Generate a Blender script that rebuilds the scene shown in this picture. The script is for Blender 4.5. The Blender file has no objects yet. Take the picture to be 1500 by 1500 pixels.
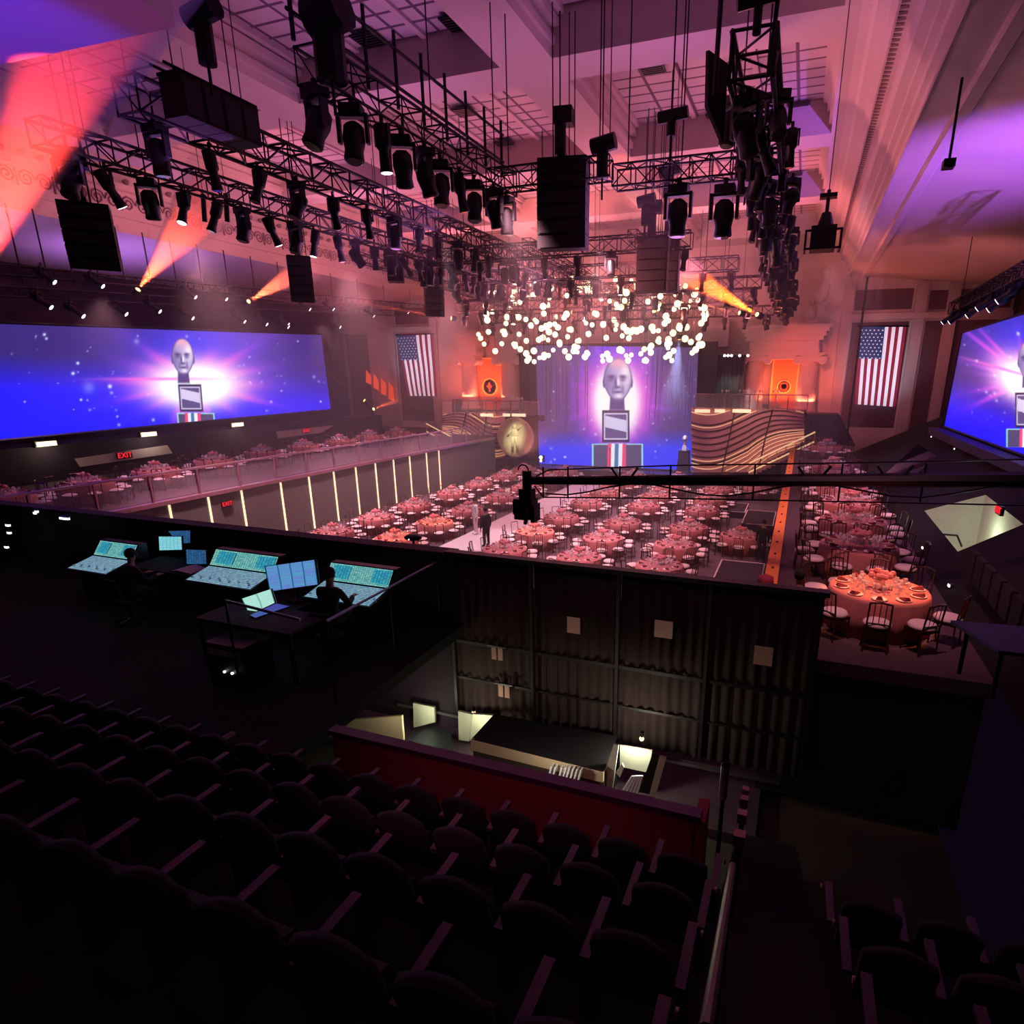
import bpy, math, random
import numpy as np
from mathutils import Vector, Matrix, Quaternion
random.seed(7)
PI = math.pi
SC = bpy.context.scene
COL = SC.collection

# ------------------------------------------------------------------ camera
F, CX, CY = 899.0, 837.0, 824.0
YAW, PIT, ROL = map(math.radians, (19.99, 16.9, 0.1))
_f = Vector((-math.sin(YAW) * math.cos(PIT), math.cos(YAW) * math.cos(PIT), -math.sin(PIT)))
_r0 = Vector((math.cos(YAW), math.sin(YAW), 0)); _u0 = _r0.cross(_f)
_r = _r0 * math.cos(ROL) + _u0 * math.sin(ROL); _u = -_r0 * math.sin(ROL) + _u0 * math.cos(ROL)
cd = bpy.data.cameras.new('camera'); cam = bpy.data.objects.new('camera', cd); COL.objects.link(cam)
cd.sensor_width = 36; cd.sensor_fit = 'HORIZONTAL'; cd.lens = F / 1500 * 36
cd.shift_x = (750 - CX) / 1500; cd.shift_y = (CY - 750) / 1500
cd.clip_start = 0.05; cd.clip_end = 200
cam.matrix_world = Matrix(((_r.x, _u.x, -_f.x, 0), (_r.y, _u.y, -_f.y, 0), (_r.z, _u.z, -_f.z, 0), (0, 0, 0, 1)))
SC.camera = cam

def at(px, py, ax, v):
    """point of the hall seen at a photo pixel, on the plane X, Y or Z = v"""
    d = _r * ((px - CX) / F) - _u * ((py - CY) / F) + _f
    return d * (v / d['XYZ'.index(ax)])

# ------------------------------------------------------------------ materials
def lin(c):
    return tuple((x / 12.92 if x <= 0.04045 else ((x + 0.055) / 1.055) ** 2.4) for x in c)
def hexc(h):
    return lin(tuple(int(h[i:i + 2], 16) / 255 for i in (0, 2, 4)))
MATS = {}
def mat(name, col, rough=0.6, metal=0.0, emit=None, es=1.0, var=0.12, scale=3.0, trans=0.0, alpha=1.0):
    m = bpy.data.materials.new(name); m.use_nodes = True; nt = m.node_tree; b = nt.nodes['Principled BSDF']
    c = hexc(col)
    if var > 0:
        tc = nt.nodes.new('ShaderNodeTexCoord'); n = nt.nodes.new('ShaderNodeTexNoise'); n.inputs['Scale'].default_value = scale
        n.inputs['Detail'].default_value = 3
        mx = nt.nodes.new('ShaderNodeMix'); mx.data_type = 'RGBA'
        mx.inputs[6].default_value = (*[x * (1 - var) for x in c], 1); mx.inputs[7].default_value = (*[min(1, x * (1 + var)) for x in c], 1)
        nt.links.new(tc.outputs['Object'], n.inputs['Vector']); nt.links.new(n.outputs['Fac'], mx.inputs[0]); nt.links.new(mx.outputs[2], b.inputs['Base Color'])
    else:
        b.inputs['Base Color'].default_value = (*c, 1)
    b.inputs['Roughness'].default_value = rough; b.inputs['Metallic'].default_value = metal
    if emit:
        b.inputs['Emission Color'].default_value = (*hexc(emit), 1); b.inputs['Emission Strength'].default_value = es
    if trans: b.inputs['Transmission Weight'].default_value = trans
    if alpha < 1: b.inputs['Alpha'].default_value = alpha
    MATS[name] = m
    return m
mat('black_metal', '0c0a12', 0.45, 0.6); mat('truss_black', '17121c', 0.5, 0.3); mat('lamp_black', '100d16', 0.5)
mat('speaker_black', '0e0b12', 0.75); mat('cable', '08070a', 0.6, var=0)
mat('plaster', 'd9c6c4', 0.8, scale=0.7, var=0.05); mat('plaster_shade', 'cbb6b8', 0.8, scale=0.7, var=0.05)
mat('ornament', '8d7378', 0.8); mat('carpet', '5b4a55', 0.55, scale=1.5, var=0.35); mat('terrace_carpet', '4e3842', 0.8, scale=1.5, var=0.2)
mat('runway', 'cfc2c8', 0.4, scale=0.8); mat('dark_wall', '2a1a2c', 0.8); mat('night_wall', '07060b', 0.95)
mat('fascia', '6b6a63', 0.7); mat('rail_metal', 'b08a94', 0.35, 0.5); mat('glass', 'dcd4e0', 0.08, alpha=0.14, var=0)
mat('cloth', 'c07a78', 0.85, scale=6, var=0.08); mat('cushion', 'e8d4d2', 0.8, var=0.05); mat('chair_frame', '5a4038', 0.35, 0.6)
mat('china', 'f2e8e4', 0.3, var=0.02); mat('napkin', '7c2c34', 0.8); mat('clear_glass', 'f0e6ea', 0.08, alpha=0.45, var=0)
mat('petals', 'd88a90', 0.7, scale=20, var=0.4); mat('cream', 'e6d6b0', 0.7)
mat('strip_light', 'fff0d0', 0.5, emit='ffe0b4', es=1.1, var=0); mat('warm_edge', 'fff0d0', 0.5, emit='ffc890', es=.8, var=0)
mat('white_lens', 'ffffff', 0.3, emit='fff2f6', es=3.0, var=0); mat('dark_lens', '2a2430', 0.1, 0.3)
mat('orange_lens', 'ffd0a0', 0.3, emit='ffc070', es=6.0, var=0); mat('globe', 'fff6dc', 0.4, emit='ffeec0', es=2.0, var=0)
mat('seat_fabric', '100a16', 0.9); mat('wood_arm', '4c2c40', 0.45); mat('step_carpet', '1c1424', 0.9); mat('red_wall', '9c3444', 0.8, var=0.1)
mat('purple_cap', '54284e', 0.5); mat('drape', '3a2828', 0.9, scale=5, var=0.2); mat('drape_pole', '1a1216', 0.5)
mat('paper', 'd8a89c', 0.8, var=0.04); mat('orange_panel', 'f08a3c', 0.7, scale=2, var=0.06); mat('emblem_ring', 'ffd070', 0.6); mat('emblem_mark', 'a85a20', 0.6)
mat('medal_gold', 'd8d0aa', 0.5, 0.0); mat('wave_base', 'dc98a0', 0.7); mat('wave_dark', '4a1a2c', 0.7); mat('stage_floor', '38262e', 0.3)
mat('flag_red', '9c2c48', 0.8, var=0.04, emit='702038', es=.55); mat('flag_white', 'f0e8ee', 0.8, var=0.02, emit='e4dcf4', es=.62); mat('flag_blue', '2a3a66', 0.8, var=0.05, emit='2a3c70', es=.45); mat('wall_panel', '6e5260', 0.8, var=.05)  # flag colours glow, standing in for lamplight on the flags
mat('exit_red', '400808', 0.5, emit='ff2030', es=1.4, var=0); mat('exit_box', '1a1012', 0.5)
mat('green_white', 'c8ccb8', 0.8); mat('skin', 'b08070', 0.6); mat('hair', '14100f', 0.8); mat('clothes', '12101a', 0.9); mat('pale_clothes', 'd8c8cc', 0.9)
mat('console_body', '30343c', 0.4, 0.3); mat('console_knobs', 'b8c8d0', 0.4); mat('grille', '1a161e', 0.7)
mat('stone', 'b8a8a8', 0.7); mat('concrete', '4c463e', 0.85); mat('room_dark', '16141a', 0.9); mat('paint_white', 'd8dccc', 0.7)
mat('steel', '8a8a90', 0.3, 0.8); mat('blue_top', '3c3a66', 0.6); mat('book_white', 'e8ecf4', 0.6); mat('maroon', '5c2024', 0.7)
mat('window_red', '802010', 0.6, emit='ff5028', es=0.7, var=0.0)
mat('wire', '140e16', 0.6, var=0)

def color_attr_mat(name, strength=1.0):
    m = bpy.data.materials.new(name); m.use_nodes = True; nt = m.node_tree; b = nt.nodes['Principled BSDF']
    a = nt.nodes.new('ShaderNodeAttribute'); a.attribute_name = 'picture'
    b.inputs['Base Color'].default_value = (0.01, 0.01, 0.01, 1); b.inputs['Roughness'].default_value = 0.4
    nt.links.new(a.outputs['Color'], b.inputs['Emission Color']); b.inputs['Emission Strength'].default_value = strength
    MATS[name] = m; return m
color_attr_mat('led', 1.12)

def lit_pattern(name, a, bcol, sx, sy, es, gap='04060a'):
    """backlit display with a brick-like layout of two tints"""
    m = bpy.data.materials.new(name); m.use_nodes = True; nt = m.node_tree; b = nt.nodes['Principled BSDF']
    tc = nt.nodes.new('ShaderNodeTexCoord'); mp = nt.nodes.new('ShaderNodeMapping'); br = nt.nodes.new('ShaderNodeTexBrick')
    mp.inputs['Scale'].default_value = (sx, sy, 1); mp.inputs['Rotation'].default_value = (0, 0, 0)
    br.inputs['Color1'].default_value = (*hexc(a), 1); br.inputs['Color2'].default_value = (*hexc(bcol), 1); br.inputs['Mortar'].default_value = (*hexc(gap), 1)
    br.inputs['Scale'].default_value = 1.0; br.inputs['Mortar Size'].default_value = 0.03; br.offset = 0.0
    nt.links.new(tc.outputs['UV'], mp.inputs['Vector']); nt.links.new(mp.outputs['Vector'], br.inputs['Vector'])
    nt.links.new(br.outputs['Color'], b.inputs['Emission Color']); b.inputs['Emission Strength'].default_value = es
    b.inputs['Base Color'].default_value = (0.02, 0.02, 0.02, 1)
    MATS[name] = m; return m
lit_pattern('display_cyan', '48c8d8', '2a90c0', 3, 4, 0.9); lit_pattern('bridge_lights', '9fe6dc', '5cc0c4', 14, 3, 0.85, '0a1c24')
lit_pattern('fader_lights', 'a8dce8', '78a8d8', 22, 3, 0.7, '101828'); lit_pattern('monitor_violet', '7a80e8', '58b8d8', 2, 9, 0.9, '2a6a90')
lit_pattern('laptop_white', 'c8f4ec', 'b0ecd8', 1, 9, 0.95, '7cc0b0'); lit_pattern('laptop_blue', '5068d0', '4058c8', 9, 4, 0.6, '2a3490')
lit_pattern('monitor_pale', '98e4ec', '80d4e4', 3, 3, 0.9, '60b0c4'); lit_pattern('monitor_blue', '4080b8', '2a5a98', 4, 4, 0.7, '103050')

def tile_mat():
    m = bpy.data.materials.new('ceiling_tiles'); m.use_nodes = True; nt = m.node_tree; b = nt.nodes['Principled BSDF']
    tc = nt.nodes.new('ShaderNodeTexCoord'); mp = nt.nodes.new('ShaderNodeMapping'); br = nt.nodes.new('ShaderNodeTexBrick')
    br.offset = 0.0; br.inputs['Scale'].default_value = 1.0; br.inputs['Mortar Size'].default_value = 0.06; br.inputs['Brick Width'].default_value = 1.3
    br.inputs['Row Height'].default_value = 0.72; br.inputs['Mortar Smooth'].default_value = 0.1
    br.inputs['Color1'].default_value = (*hexc('d8c8cc'), 1); br.inputs['Color2'].default_value = (*hexc('cdbcc4'), 1); br.inputs['Mortar'].default_value = (*hexc('6a5464'), 1)
    nt.links.new(tc.outputs['Object'], mp.inputs['Vector']); nt.links.new(mp.outputs['Vector'], br.inputs['Vector'])
    nt.links.new(br.outputs['Color'], b.inputs['Base Color']); b.inputs['Roughness'].default_value = 0.8
    MATS['tiles'] = m
tile_mat()

def haze_mat(name, dens, aniso=0.2, tint=(1, 1, 1)):
    m = bpy.data.materials.new(name); m.use_nodes = True; nt = m.node_tree
    nt.nodes.remove(nt.nodes['Principled BSDF'])
    v = nt.nodes.new('ShaderNodeVolumeScatter'); v.inputs['Density'].default_value = dens; v.inputs['Anisotropy'].default_value = aniso
    v.inputs['Color'].default_value = (*tint, 1)
    nt.links.new(v.outputs[0], nt.nodes['Material Output'].inputs['Volume'])
    MATS[name] = m
haze_mat('haze', 0.05)

# ------------------------------------------------------------------ mesh builder
class MB:
    def __init__(s): s.v = []; s.f = []; s.m = []; s.uv = {}; s.cur = 0
    def mi(s, i): s.cur = i; return s
    def add(s, vs, fs):
        b = len(s.v); s.v += [tuple(v) for v in vs]
        for f in fs: s.f.append(tuple(b + i for i in f)); s.m.append(s.cur)
        return s
    def hexa(s, p):   # p: 4 bottom, 4 top (same winding, ccw from above)
        return s.add(p, [(3, 2, 1, 0), (4, 5, 6, 7), (0, 1, 5, 4), (1, 2, 6, 5), (2, 3, 7, 6), (3, 0, 4, 7)])
    def box(s, x0, x1, y0, y1, z0, z1):
        return s.hexa([(x0, y0, z0), (x1, y0, z0), (x1, y1, z0), (x0, y1, z0), (x0, y0, z1), (x1, y0, z1), (x1, y1, z1), (x0, y1, z1)])
    def cbox(s, c, sz, R=None):
        h = [d / 2 for d in sz]; vs = []
        for z in (-1, 1):
            for x, y in ((-1, -1), (1, -1), (1, 1), (-1, 1)):
                p = Vector((x * h[0], y * h[1], z * h[2]))
                if R is not None: p = R @ p
                vs.append(Vector(c) + p)
        return s.hexa(vs)
    def quad(s, a, b, c, d): return s.add([a, b, c, d], [(0, 1, 2, 3)])
    def slab(s, a, b, c, d, t):  # quad with thickness along its normal
        a, b, c, d = map(Vector, (a, b, c, d)); n = (b - a).cross(d - a).normalized() * t
        return s.hexa([a - n, b - n, c - n, d - n, a, b, c, d])
    def tube(s, a, b, r, n=8, r2=None, cap=True):
        a, b = Vector(a), Vector(b); d = b - a
        if d.length < 1e-6: return s
        r2 = r if r2 is None else r2
        q = d.to_track_quat('Z', 'Y'); base = len(s.v); fs = []
        vs = [a + q @ Vector((r * math.cos(t * 2 * PI / n), r * math.sin(t * 2 * PI / n), 0)) for t in range(n)]
        vs += [b + q @ Vector((r2 * math.cos(t * 2 * PI / n), r2 * math.sin(t * 2 * PI / n), 0)) for t in range(n)]
        for i in range(n): j = (i + 1) % n; fs.append((i, j, n + j, n + i))
        if cap: fs.append(tuple(range(n - 1, -1, -1))); fs.append(tuple(range(n, 2 * n)))
        return s.add(vs, fs)
    def path(s, pts, r, n=6):
        for a, b in zip(pts[:-1], pts[1:]): s.tube(a, b, r, n)
        return s
    def lathe(s, prof, c=(0, 0, 0), n=16, R=None, fr=None):   # prof [(r,z)]
        c = Vector(c); vs = []; fs = []
        for k, (r, z) in enumerate(prof):
            for t in range(n):
                a = 2 * PI * t / n; rr = r * (1 + (fr(a, k) if fr else 0)); p = Vector((rr * math.cos(a), rr * math.sin(a), z))
                if R is not None: p = R @ p
                vs.append(c + p)
        for k in range(len(prof) - 1):
            for t in range(n): u = (t + 1) % n; fs.append((k * n + t, k * n + u, (k + 1) * n + u, (k + 1) * n + t))
        fs.append(tuple(range(n - 1, -1, -1))); m = (len(prof) - 1) * n; fs.append(tuple(range(m, m + n)))
        return s.add(vs, fs)
    def ball(s, c, r, n=10, sz=(1, 1, 1)):
        k = max(4, n // 2); prof = [(max(1e-4, math.sin(PI * i / k)) * r, -math.cos(PI * i / k) * r) for i in range(k + 1)]
        c = Vector(c); b = len(s.v); s.lathe(prof, (0, 0, 0), n)
        for i in range(b, len(s.v)): v = s.v[i]; s.v[i] = (v[0] * sz[0] + c.x, v[1] * sz[1] + c.y, v[2] * sz[2] + c.z)
        return s
    def extr(s, prof, y0, y1):    # profile [(x,z)] open, extruded along y
        vs = [(x, y0, z) for x, z in prof] + [(x, y1, z) for x, z in prof]; n = len(prof)
        return s.add(vs, [(i, i + 1, n + i + 1, n + i) for i in range(n - 1)])
    def mesh(s, name, ms, smooth=False):
        me = bpy.data.meshes.new(name); me.from_pydata(s.v, [], s.f)
        for x in (ms if isinstance(ms, (list, tuple)) else [ms]): me.materials.append(MATS[x])
        if isinstance(ms, (list, tuple)) and len(ms) > 1: me.polygons.foreach_set('material_index', s.m)
        if smooth: me.polygons.foreach_set('use_smooth', [True] * len(s.f))
        me.update(); return me
    def build(s, name, ms, parent=None, smooth=False, loc=None):
        o = bpy.data.objects.new(name, s.mesh(name, ms, smooth)); COL.objects.link(o)
        if parent is not None: o.parent = parent
        if loc is not None: o.location = loc
        return o

def tag(o, label=None, cat=None, group=None, kind=None):
    if label: o['label'] = label
    if cat: o['category'] = cat
    if group: o['group'] = group
    if kind: o['kind'] = kind
    return o
def thing(name, label, cat, loc=(0, 0, 0), rz=0, group=None):
    o = bpy.data.objects.new(name, None); COL.objects.link(o); o.location = loc; o.rotation_euler = (0, 0, rz); o.empty_display_size = 0.1
    return tag(o, label, cat, group)
KIDS = {}
def copy_tree(o, parent=None):
    c = o.copy(); COL.objects.link(c)
    if parent is not None: c.parent = parent
    kids = KIDS.get(o.name)
    if kids is None: kids = KIDS[o.name] = list(o.children)
    for ch in kids: copy_tree(ch, c)
    return c
def st(name, mb, ms, smooth=False): return tag(mb.build(name, ms, None, smooth), kind='structure')
def uvquad(name, a, b, c, d, m, parent=None, t=0.02):
    """lit face a(bl) b(br) c(tr) d(tl) with 0..1 UVs on a thin body"""
    a, b, c, d = map(Vector, (a, b, c, d)); n = (b - a).cross(d - a).normalized()
    me = bpy.data.meshes.new(name); me.from_pydata([*(p for p in (a, b, c, d)), *(p - n * t for p in (a, b, c, d))], [], [(0, 1, 2, 3), (7, 6, 5, 4), (0, 4, 5, 1), (1, 5, 6, 2), (2, 6, 7, 3), (3, 7, 4, 0)])
    uv = me.uv_layers.new(name='UVMap')
    for i, w in enumerate(((0, 0), (1, 0), (1, 1), (0, 1))): uv.data[i].uv = w
    me.materials.append(MATS[m]); me.materials.append(MATS['console_body'])
    for i in range(1, 6): me.polygons[i].material_index = 1
    o = bpy.data.objects.new(name, me); COL.objects.link(o)
    if parent is not None: o.parent = parent
    return o
def spot(loc, tgt, col, w, ang=40, blend=0.5, r=0.15, vol=None):
    l = bpy.data.lights.new('spot_light', 'SPOT'); l.energy = w; l.color = col; l.spot_size = math.radians(ang); l.spot_blend = blend; l.shadow_soft_size = r
    o = bpy.data.objects.new('spot_light', l); COL.objects.link(o); o.location = loc
    o.rotation_euler = (Vector(tgt) - Vector(loc)).to_track_quat('-Z', 'Y').to_euler(); return o
def area(loc, tgt, col, w, sx, sy):
    l = bpy.data.lights.new('wash_light', 'AREA'); l.shape = 'RECTANGLE'; l.energy = w; l.color = col; l.size = sx; l.size_y = sy
    o = bpy.data.objects.new('wash_light', l); COL.objects.link(o); o.location = loc
    o.rotation_euler = (Vector(tgt) - Vector(loc)).to_track_quat('-Z', 'Y').to_euler(); return o
def point(loc, col, w, r=0.1):
    l = bpy.data.lights.new('lamp_light', 'POINT'); l.energy = w; l.color = col; l.shadow_soft_size = r
    o = bpy.data.objects.new('lamp_light', l); COL.objects.link(o); o.location = loc; return o
ORD = ['first', 'second', 'third', 'fourth', 'fifth', 'sixth', 'seventh', 'eighth', 'ninth', 'tenth', 'eleventh', 'twelfth', 'thirteenth', 'fourteenth', 'fifteenth', 'sixteenth', 'seventeenth', 'eighteenth', 'nineteenth', 'twentieth', 'twenty-first', 'twenty-second', 'twenty-third', 'twenty-fourth', 'twenty-fifth', 'twenty-sixth', 'twenty-seventh', 'twenty-eighth', 'twenty-ninth', 'thirtieth', 'thirty-first', 'thirty-second']

FZ, TZ = -7.4, -4.6        # main floor, terraces
XL, XR, YB = -30.7, 2.15, 50.0
CZ = 9.0                   # underside of the ceiling beams

#@SETTING
# ------------------------------------------------------------------ room shell
st('floor', MB().box(-23, 0, 9, YB, FZ - 0.2, FZ), 'carpet')
st('floor_terrace_left', MB().box(-41, -22.5, 4, YB, TZ - 0.25, TZ), 'terrace_carpet')
st('floor_terrace_right', MB().box(-0.15, 3.3, 10.35, 43.5, TZ - 0.25, TZ), 'terrace_carpet')
st('wall_right_terrace', MB().box(-0.12, 3.2, 10.4, 10.6, FZ, TZ - 0.25).box(-0.1, 0.0, 10.6, 43.5, FZ, TZ - 0.25), 'dark_wall')
# back wall with dado panels and mouldings
w = MB().box(-41, XL - 3.9, YB, YB + 0.3, FZ, 6.2).box(XL - 3.9, 14, YB, YB + 0.3, FZ, 10.4)
st('wall_back', w, 'plaster')
w = MB()
for x0, x1, z0, z1 in ((-0.9, 0.9, 4.6, 7.2), (-9.5, -3.0, 8.0, 8.15), (-9.5, -3.0, 4.9, 5.05), (-29, -25.5, 4.6, 7.2)):
    w.box(x0, x1, YB - 0.12, YB - 0.01, z0, z1)
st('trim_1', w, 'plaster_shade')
w = MB()
for x0, x1, z0, z1 in ((2.75, 6.3, -3.5, 3.6), (7.3, 12, -6, 3.6), (2.75, 6.3, 4.4, 5.7), (7.3, 12, 4.3, 5.5), (-.6, .6, 4.9, 6.9), (-40.5, -38, -4, 3.6), (-35, -31.6, -4, 3.6), (-35, -31.6, 4.4, 5.7)): w.box(x0, x1, YB - .06, YB - .005, z0, z1)
st('wall_panels_back', w, 'wall_panel')
w = MB()
for x in (2.4, 6.9, 8.8, -31.0, -35.4, -37.6):
    w.box(x - 0.45, x + 0.25, YB - 0.25, YB - 0.01, FZ, 6.1)
w.box(2.0, 13, YB - 0.35, YB - 0.02, 3.75, 4.15).box(-41, -31, YB - 0.35, YB - 0.02, 3.75, 4.15)
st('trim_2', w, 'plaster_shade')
# side walls
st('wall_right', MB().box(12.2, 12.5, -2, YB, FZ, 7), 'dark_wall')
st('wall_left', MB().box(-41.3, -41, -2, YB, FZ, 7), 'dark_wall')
st('wall_rear', MB().box(-41, 12.5, -6.2, -6, -3, 10.4), 'night_wall')
# ceiling: recess slab + beams (longitudinal and cross)
st('ceiling', MB().box(-28.4, 0.2, -6, YB, 10.2, 10.4), 'tiles')
b = MB()
XC = [(-0.0, 0.4), (-9.7, -8.0), (-19.1, -17.4), (-28.8, -27.0)]
for x0, x1 in XC: b.box(x0, x1, -6, YB, CZ, 10.2)
YC = [(2.0, 3.5), (11.1, 12.6), (20.2, 21.7), (29.3, 30.8), (38.4, 39.9), (47.5, 50)]
for y0, y1 in YC:
    for xa, xb in ((-8.0, 0.0), (-17.4, -9.7), (-27.0, -19.1)): b.box(xa, xb, y0, y1, CZ, 10.2)
st('ceiling_beams', b, 'plaster')
b = MB()     # stepped mouldings inside every coffer
for (y0, y1), (y2, y3) in zip(YC[:-1], YC[1:]):
    for xa, xb in ((-8.0, 0.0), (-17.4, -9.7), (-27.0, -19.1)):
        for k, (ins, z0, z1) in enumerate(((0.12, 9.3, 9.5), (0.24, 9.75, 9.95), (0.4, 10.02, 10.19))):
            b.box(xa, xa + ins, y1, y2, z0, z1).box(xb - ins, xb, y1, y2, z0, z1)
            b.box(xa, xb, y1, y1 + ins, z0, z1)
        for i in (1, 2):
            x = xa + (xb - xa) * i / 3; b.box(x - 0.09, x + 0.09, y1, y2, 10.1, 10.195)
st('trim_3', b, 'plaster')
# entablature, right side of the nave
pr = [(2.15, 6.6), (2.15, 6.95), (2.02, 7.0), (2.02, 7.25), (1.85, 7.32), (1.85, 7.5), (1.6, 7.6), (1.52, 7.75), (1.52, 8.1), (1.15, 8.16), (1.15, 8.32), (1.02, 8.4), (1.02, 8.6), (0.75, 8.72), (0.66, 8.9), (0.4, 8.98), (0.4, 9.4)]
c = MB().extr(pr, -6, YB)
st('cornice_right', c, 'plaster')
d = MB()
for i in range(190): y = 0.5 + i * 0.26; d.box(1.2, 1.5, y, y + 0.14, 8.12, 8.0 + 0.3)
st('trim_4', d, 'ornament')
# entablature, left side: tall frieze with scrollwork and rosettes
mx = lambda x: -28.55 - x
pl = [(XL, 6.4), (XL, 7.0), (XL + 0.1, 7.05), (XL + 0.1, 7.2), (XL + 0.02, 7.22), (XL + 0.02, 8.15), (XL + 0.2, 8.2), (XL + 0.35, 8.4), (XL + 0.9, 8.62), (XL + 1.3, 8.8), (XL + 1.5, 8.98), (XL + 1.95, 9.0), (XL + 1.95, 9.4)]
st('cornice_left', MB().extr(pl, -6, YB), 'plaster')
d = MB(); X = XL + 0.05
for i in range(34):
    y = 2 + i * 1.4
    for s in (1, -1):      # paired volutes
        pts = []
        for k in range(15):
            a = k / 14 * 3.6 * PI; r = 0.34 * (1 - k / 17)
            pts.append((X, y + s * (0.36 + 0) + s * r * math.cos(a), 7.68 + r * math.sin(a)))
        d.path(pts, 0.035, 4)
    d.tube((X, y, 7.35), (X, y, 8.0), 0.05, 5)
st('trim_5', d, 'ornament')
d = MB()
for i in range(70):
    y = 2 + i * 0.7; d.ball((XL + 0.62, y, 8.47), 0.15, 8)
st('trim_6', d, 'ornament')
# aisle ceilings
st('ceiling_aisle_right', MB().slab((2.15, -6, 6.75), (12.3, -6, 5.7), (12.3, YB, 5.7), (2.15, YB, 6.75), 0.1), 'plaster')
st('ceiling_aisle_left', MB().slab((-41.2, -6, 5.9), (XL, -6, 6.6), (XL, YB, 6.6), (-41.2, YB, 5.9), 0.1), 'plaster')
a_, b_ = at(-40, 62, 'Z', 4.2), at(250, -6, 'Z', 4.2)
st('ceiling_soffit', MB().slab(a_, b_, (b_.x + 1, b_.y - 3.5, 4.2), (a_.x - 3, a_.y - 4.5, 4.2), -.3), 'plaster')
c = MB().extr([(2.9, 6.6), (3.0, 6.45), (3.3, 6.45), (3.4, 6.55)], -6, YB)
st('trim_7', c, 'plaster')

# ------------------------------------------------------------------ left terrace edge
fa = MB().box(-22.55, -22.4, 8, 43.9, FZ, TZ)
st('wall_terrace_left', fa, 'fascia')
ys = [at(px, py, 'X', -22.4).y for px, py in ((177, 752), (248, 745), (307, 745), (355, 733), (414, 735), (454, 718), (491, 718), (523, 712), (551, 700), (577, 690), (601, 692), (625, 680), (643, 675))]
for i, y in enumerate(ys):
    o = MB().box(-22.4, -22.35, y - 0.035, y + 0.035, FZ + 0.05, TZ - 0.15).build('light_strip', 'strip_light')
    tag(o, f'{ORD[i]} upright light strip below the terrace railing, counted from the balcony', 'light strip', 'light strips under the terrace')
rl = thing('terrace_railing', 'long glass railing with rosy metal rail along the raised terrace edge', 'railing', (0, 0, 0))
MB().box(-22.52, -22.42, 10, 43.9, TZ + 1.02, TZ + 1.1).build('top_rail', 'rail_metal', rl)
MB().box(-22.6, -22.3, 8, 43.9, TZ - 0.12, TZ + 0.03).build('kerb', 'rail_metal', rl)
for i in range(18):
    y = 10 + i * 1.97
    MB().box(-22.51, -22.43, y, y + 0.07, TZ, TZ + 1.02).build('post', 'rail_metal', rl)
    if i < 17: MB().box(-22.48, -22.46, y + 0.12, y + 1.9, TZ + 0.08, TZ + 0.98).build('glass_panel', 'glass', rl)
# dark wall below left screen, with niches
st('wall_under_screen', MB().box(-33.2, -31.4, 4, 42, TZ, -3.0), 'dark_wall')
for k, (pa, pb, pc, pd) in enumerate((((118, 684), (253, 664), (245, 652), (110, 672)), ((408, 642), (470, 634), (490, 623), (405, 632)))):
    q = [at(*p, 'X', -31.3) for p in (pa, pb, pc, pd)]
    tag(MB().slab(*q, 0.05).build('doorway_niche', 'plaster_shade'), ('long' if k == 0 else 'short') + ' pale lintel band over an exit door under the wide screen', 'door lintel')
def text_obj(name, cu, m, parent):
    tmp = bpy.data.objects.new('text_source', cu); COL.objects.link(tmp); bpy.context.view_layer.update(); me = bpy.data.meshes.new_from_object(tmp.evaluated_get(bpy.context.evaluated_depsgraph_get()))
    bpy.data.objects.remove(tmp); me.materials.clear(); me.materials.append(MATS[m]); o = bpy.data.objects.new(name, me); COL.objects.link(o); o.parent = parent; return o
def exit_sign(p, w, h, label, axis='X', word='EXIT'):
    t = thing('exit_sign', label, 'exit sign', p)
    cu = bpy.data.curves.new('exit_text', 'FONT'); cu.body = word; cu.size = h * 1.1; cu.align_x = 'CENTER'; cu.align_y = 'CENTER'; cu.extrude = 0.006
    tx = text_obj('lettering', cu, 'exit_red', t)
    if axis == 'X': MB().box(-0.08, 0, -w / 2, w / 2, -h / 2, h / 2).build('housing', 'exit_box', t); tx.location = (0.012, 0, 0); tx.rotation_euler = (PI / 2, 0, PI / 2)
    else: MB().box(0, 0.08, -w / 2, w / 2, -h / 2, h / 2).build('housing', 'exit_box', t); tx.location = (-0.012, 0, 0); tx.rotation_euler = (PI / 2, 0, -PI / 2)
    return t
exit_sign(at(183, 667, 'X', -31.2), .75, 0.32, 'red exit sign on the long pale lintel under the wide screen')
exit_sign(at(449, 631, 'X', -31.2), .6, 0.28, 'small red exit sign on the distant short lintel by the terrace tables')
exit_sign(at(333, 738, 'X', -22.3), 0.5, 0.22, 'tiny red exit sign on the fascia below the terrace railing')
for i, (px, py) in enumerate(((68, 650), (218, 636), (348, 622))):
    p = at(px, py, 'X', -31.2); t = thing('wall_light', f'{ORD[i]} warm rectangular light under the wide screen, counted from the balcony', 'light', p, 0, 'warm lights under the screen')
    MB().box(-0.2, 0, -0.45, 0.45, -0.14, 0.14).build('housing', 'lamp_black', t); MB().box(0, 0.03, -0.4, 0.4, -0.1, 0.1).build('diffuser', 'strip_light', t)
    point(p + Vector((0.5, 0, -0.2)), (1, 0.85, 0.6), 25)

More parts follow.
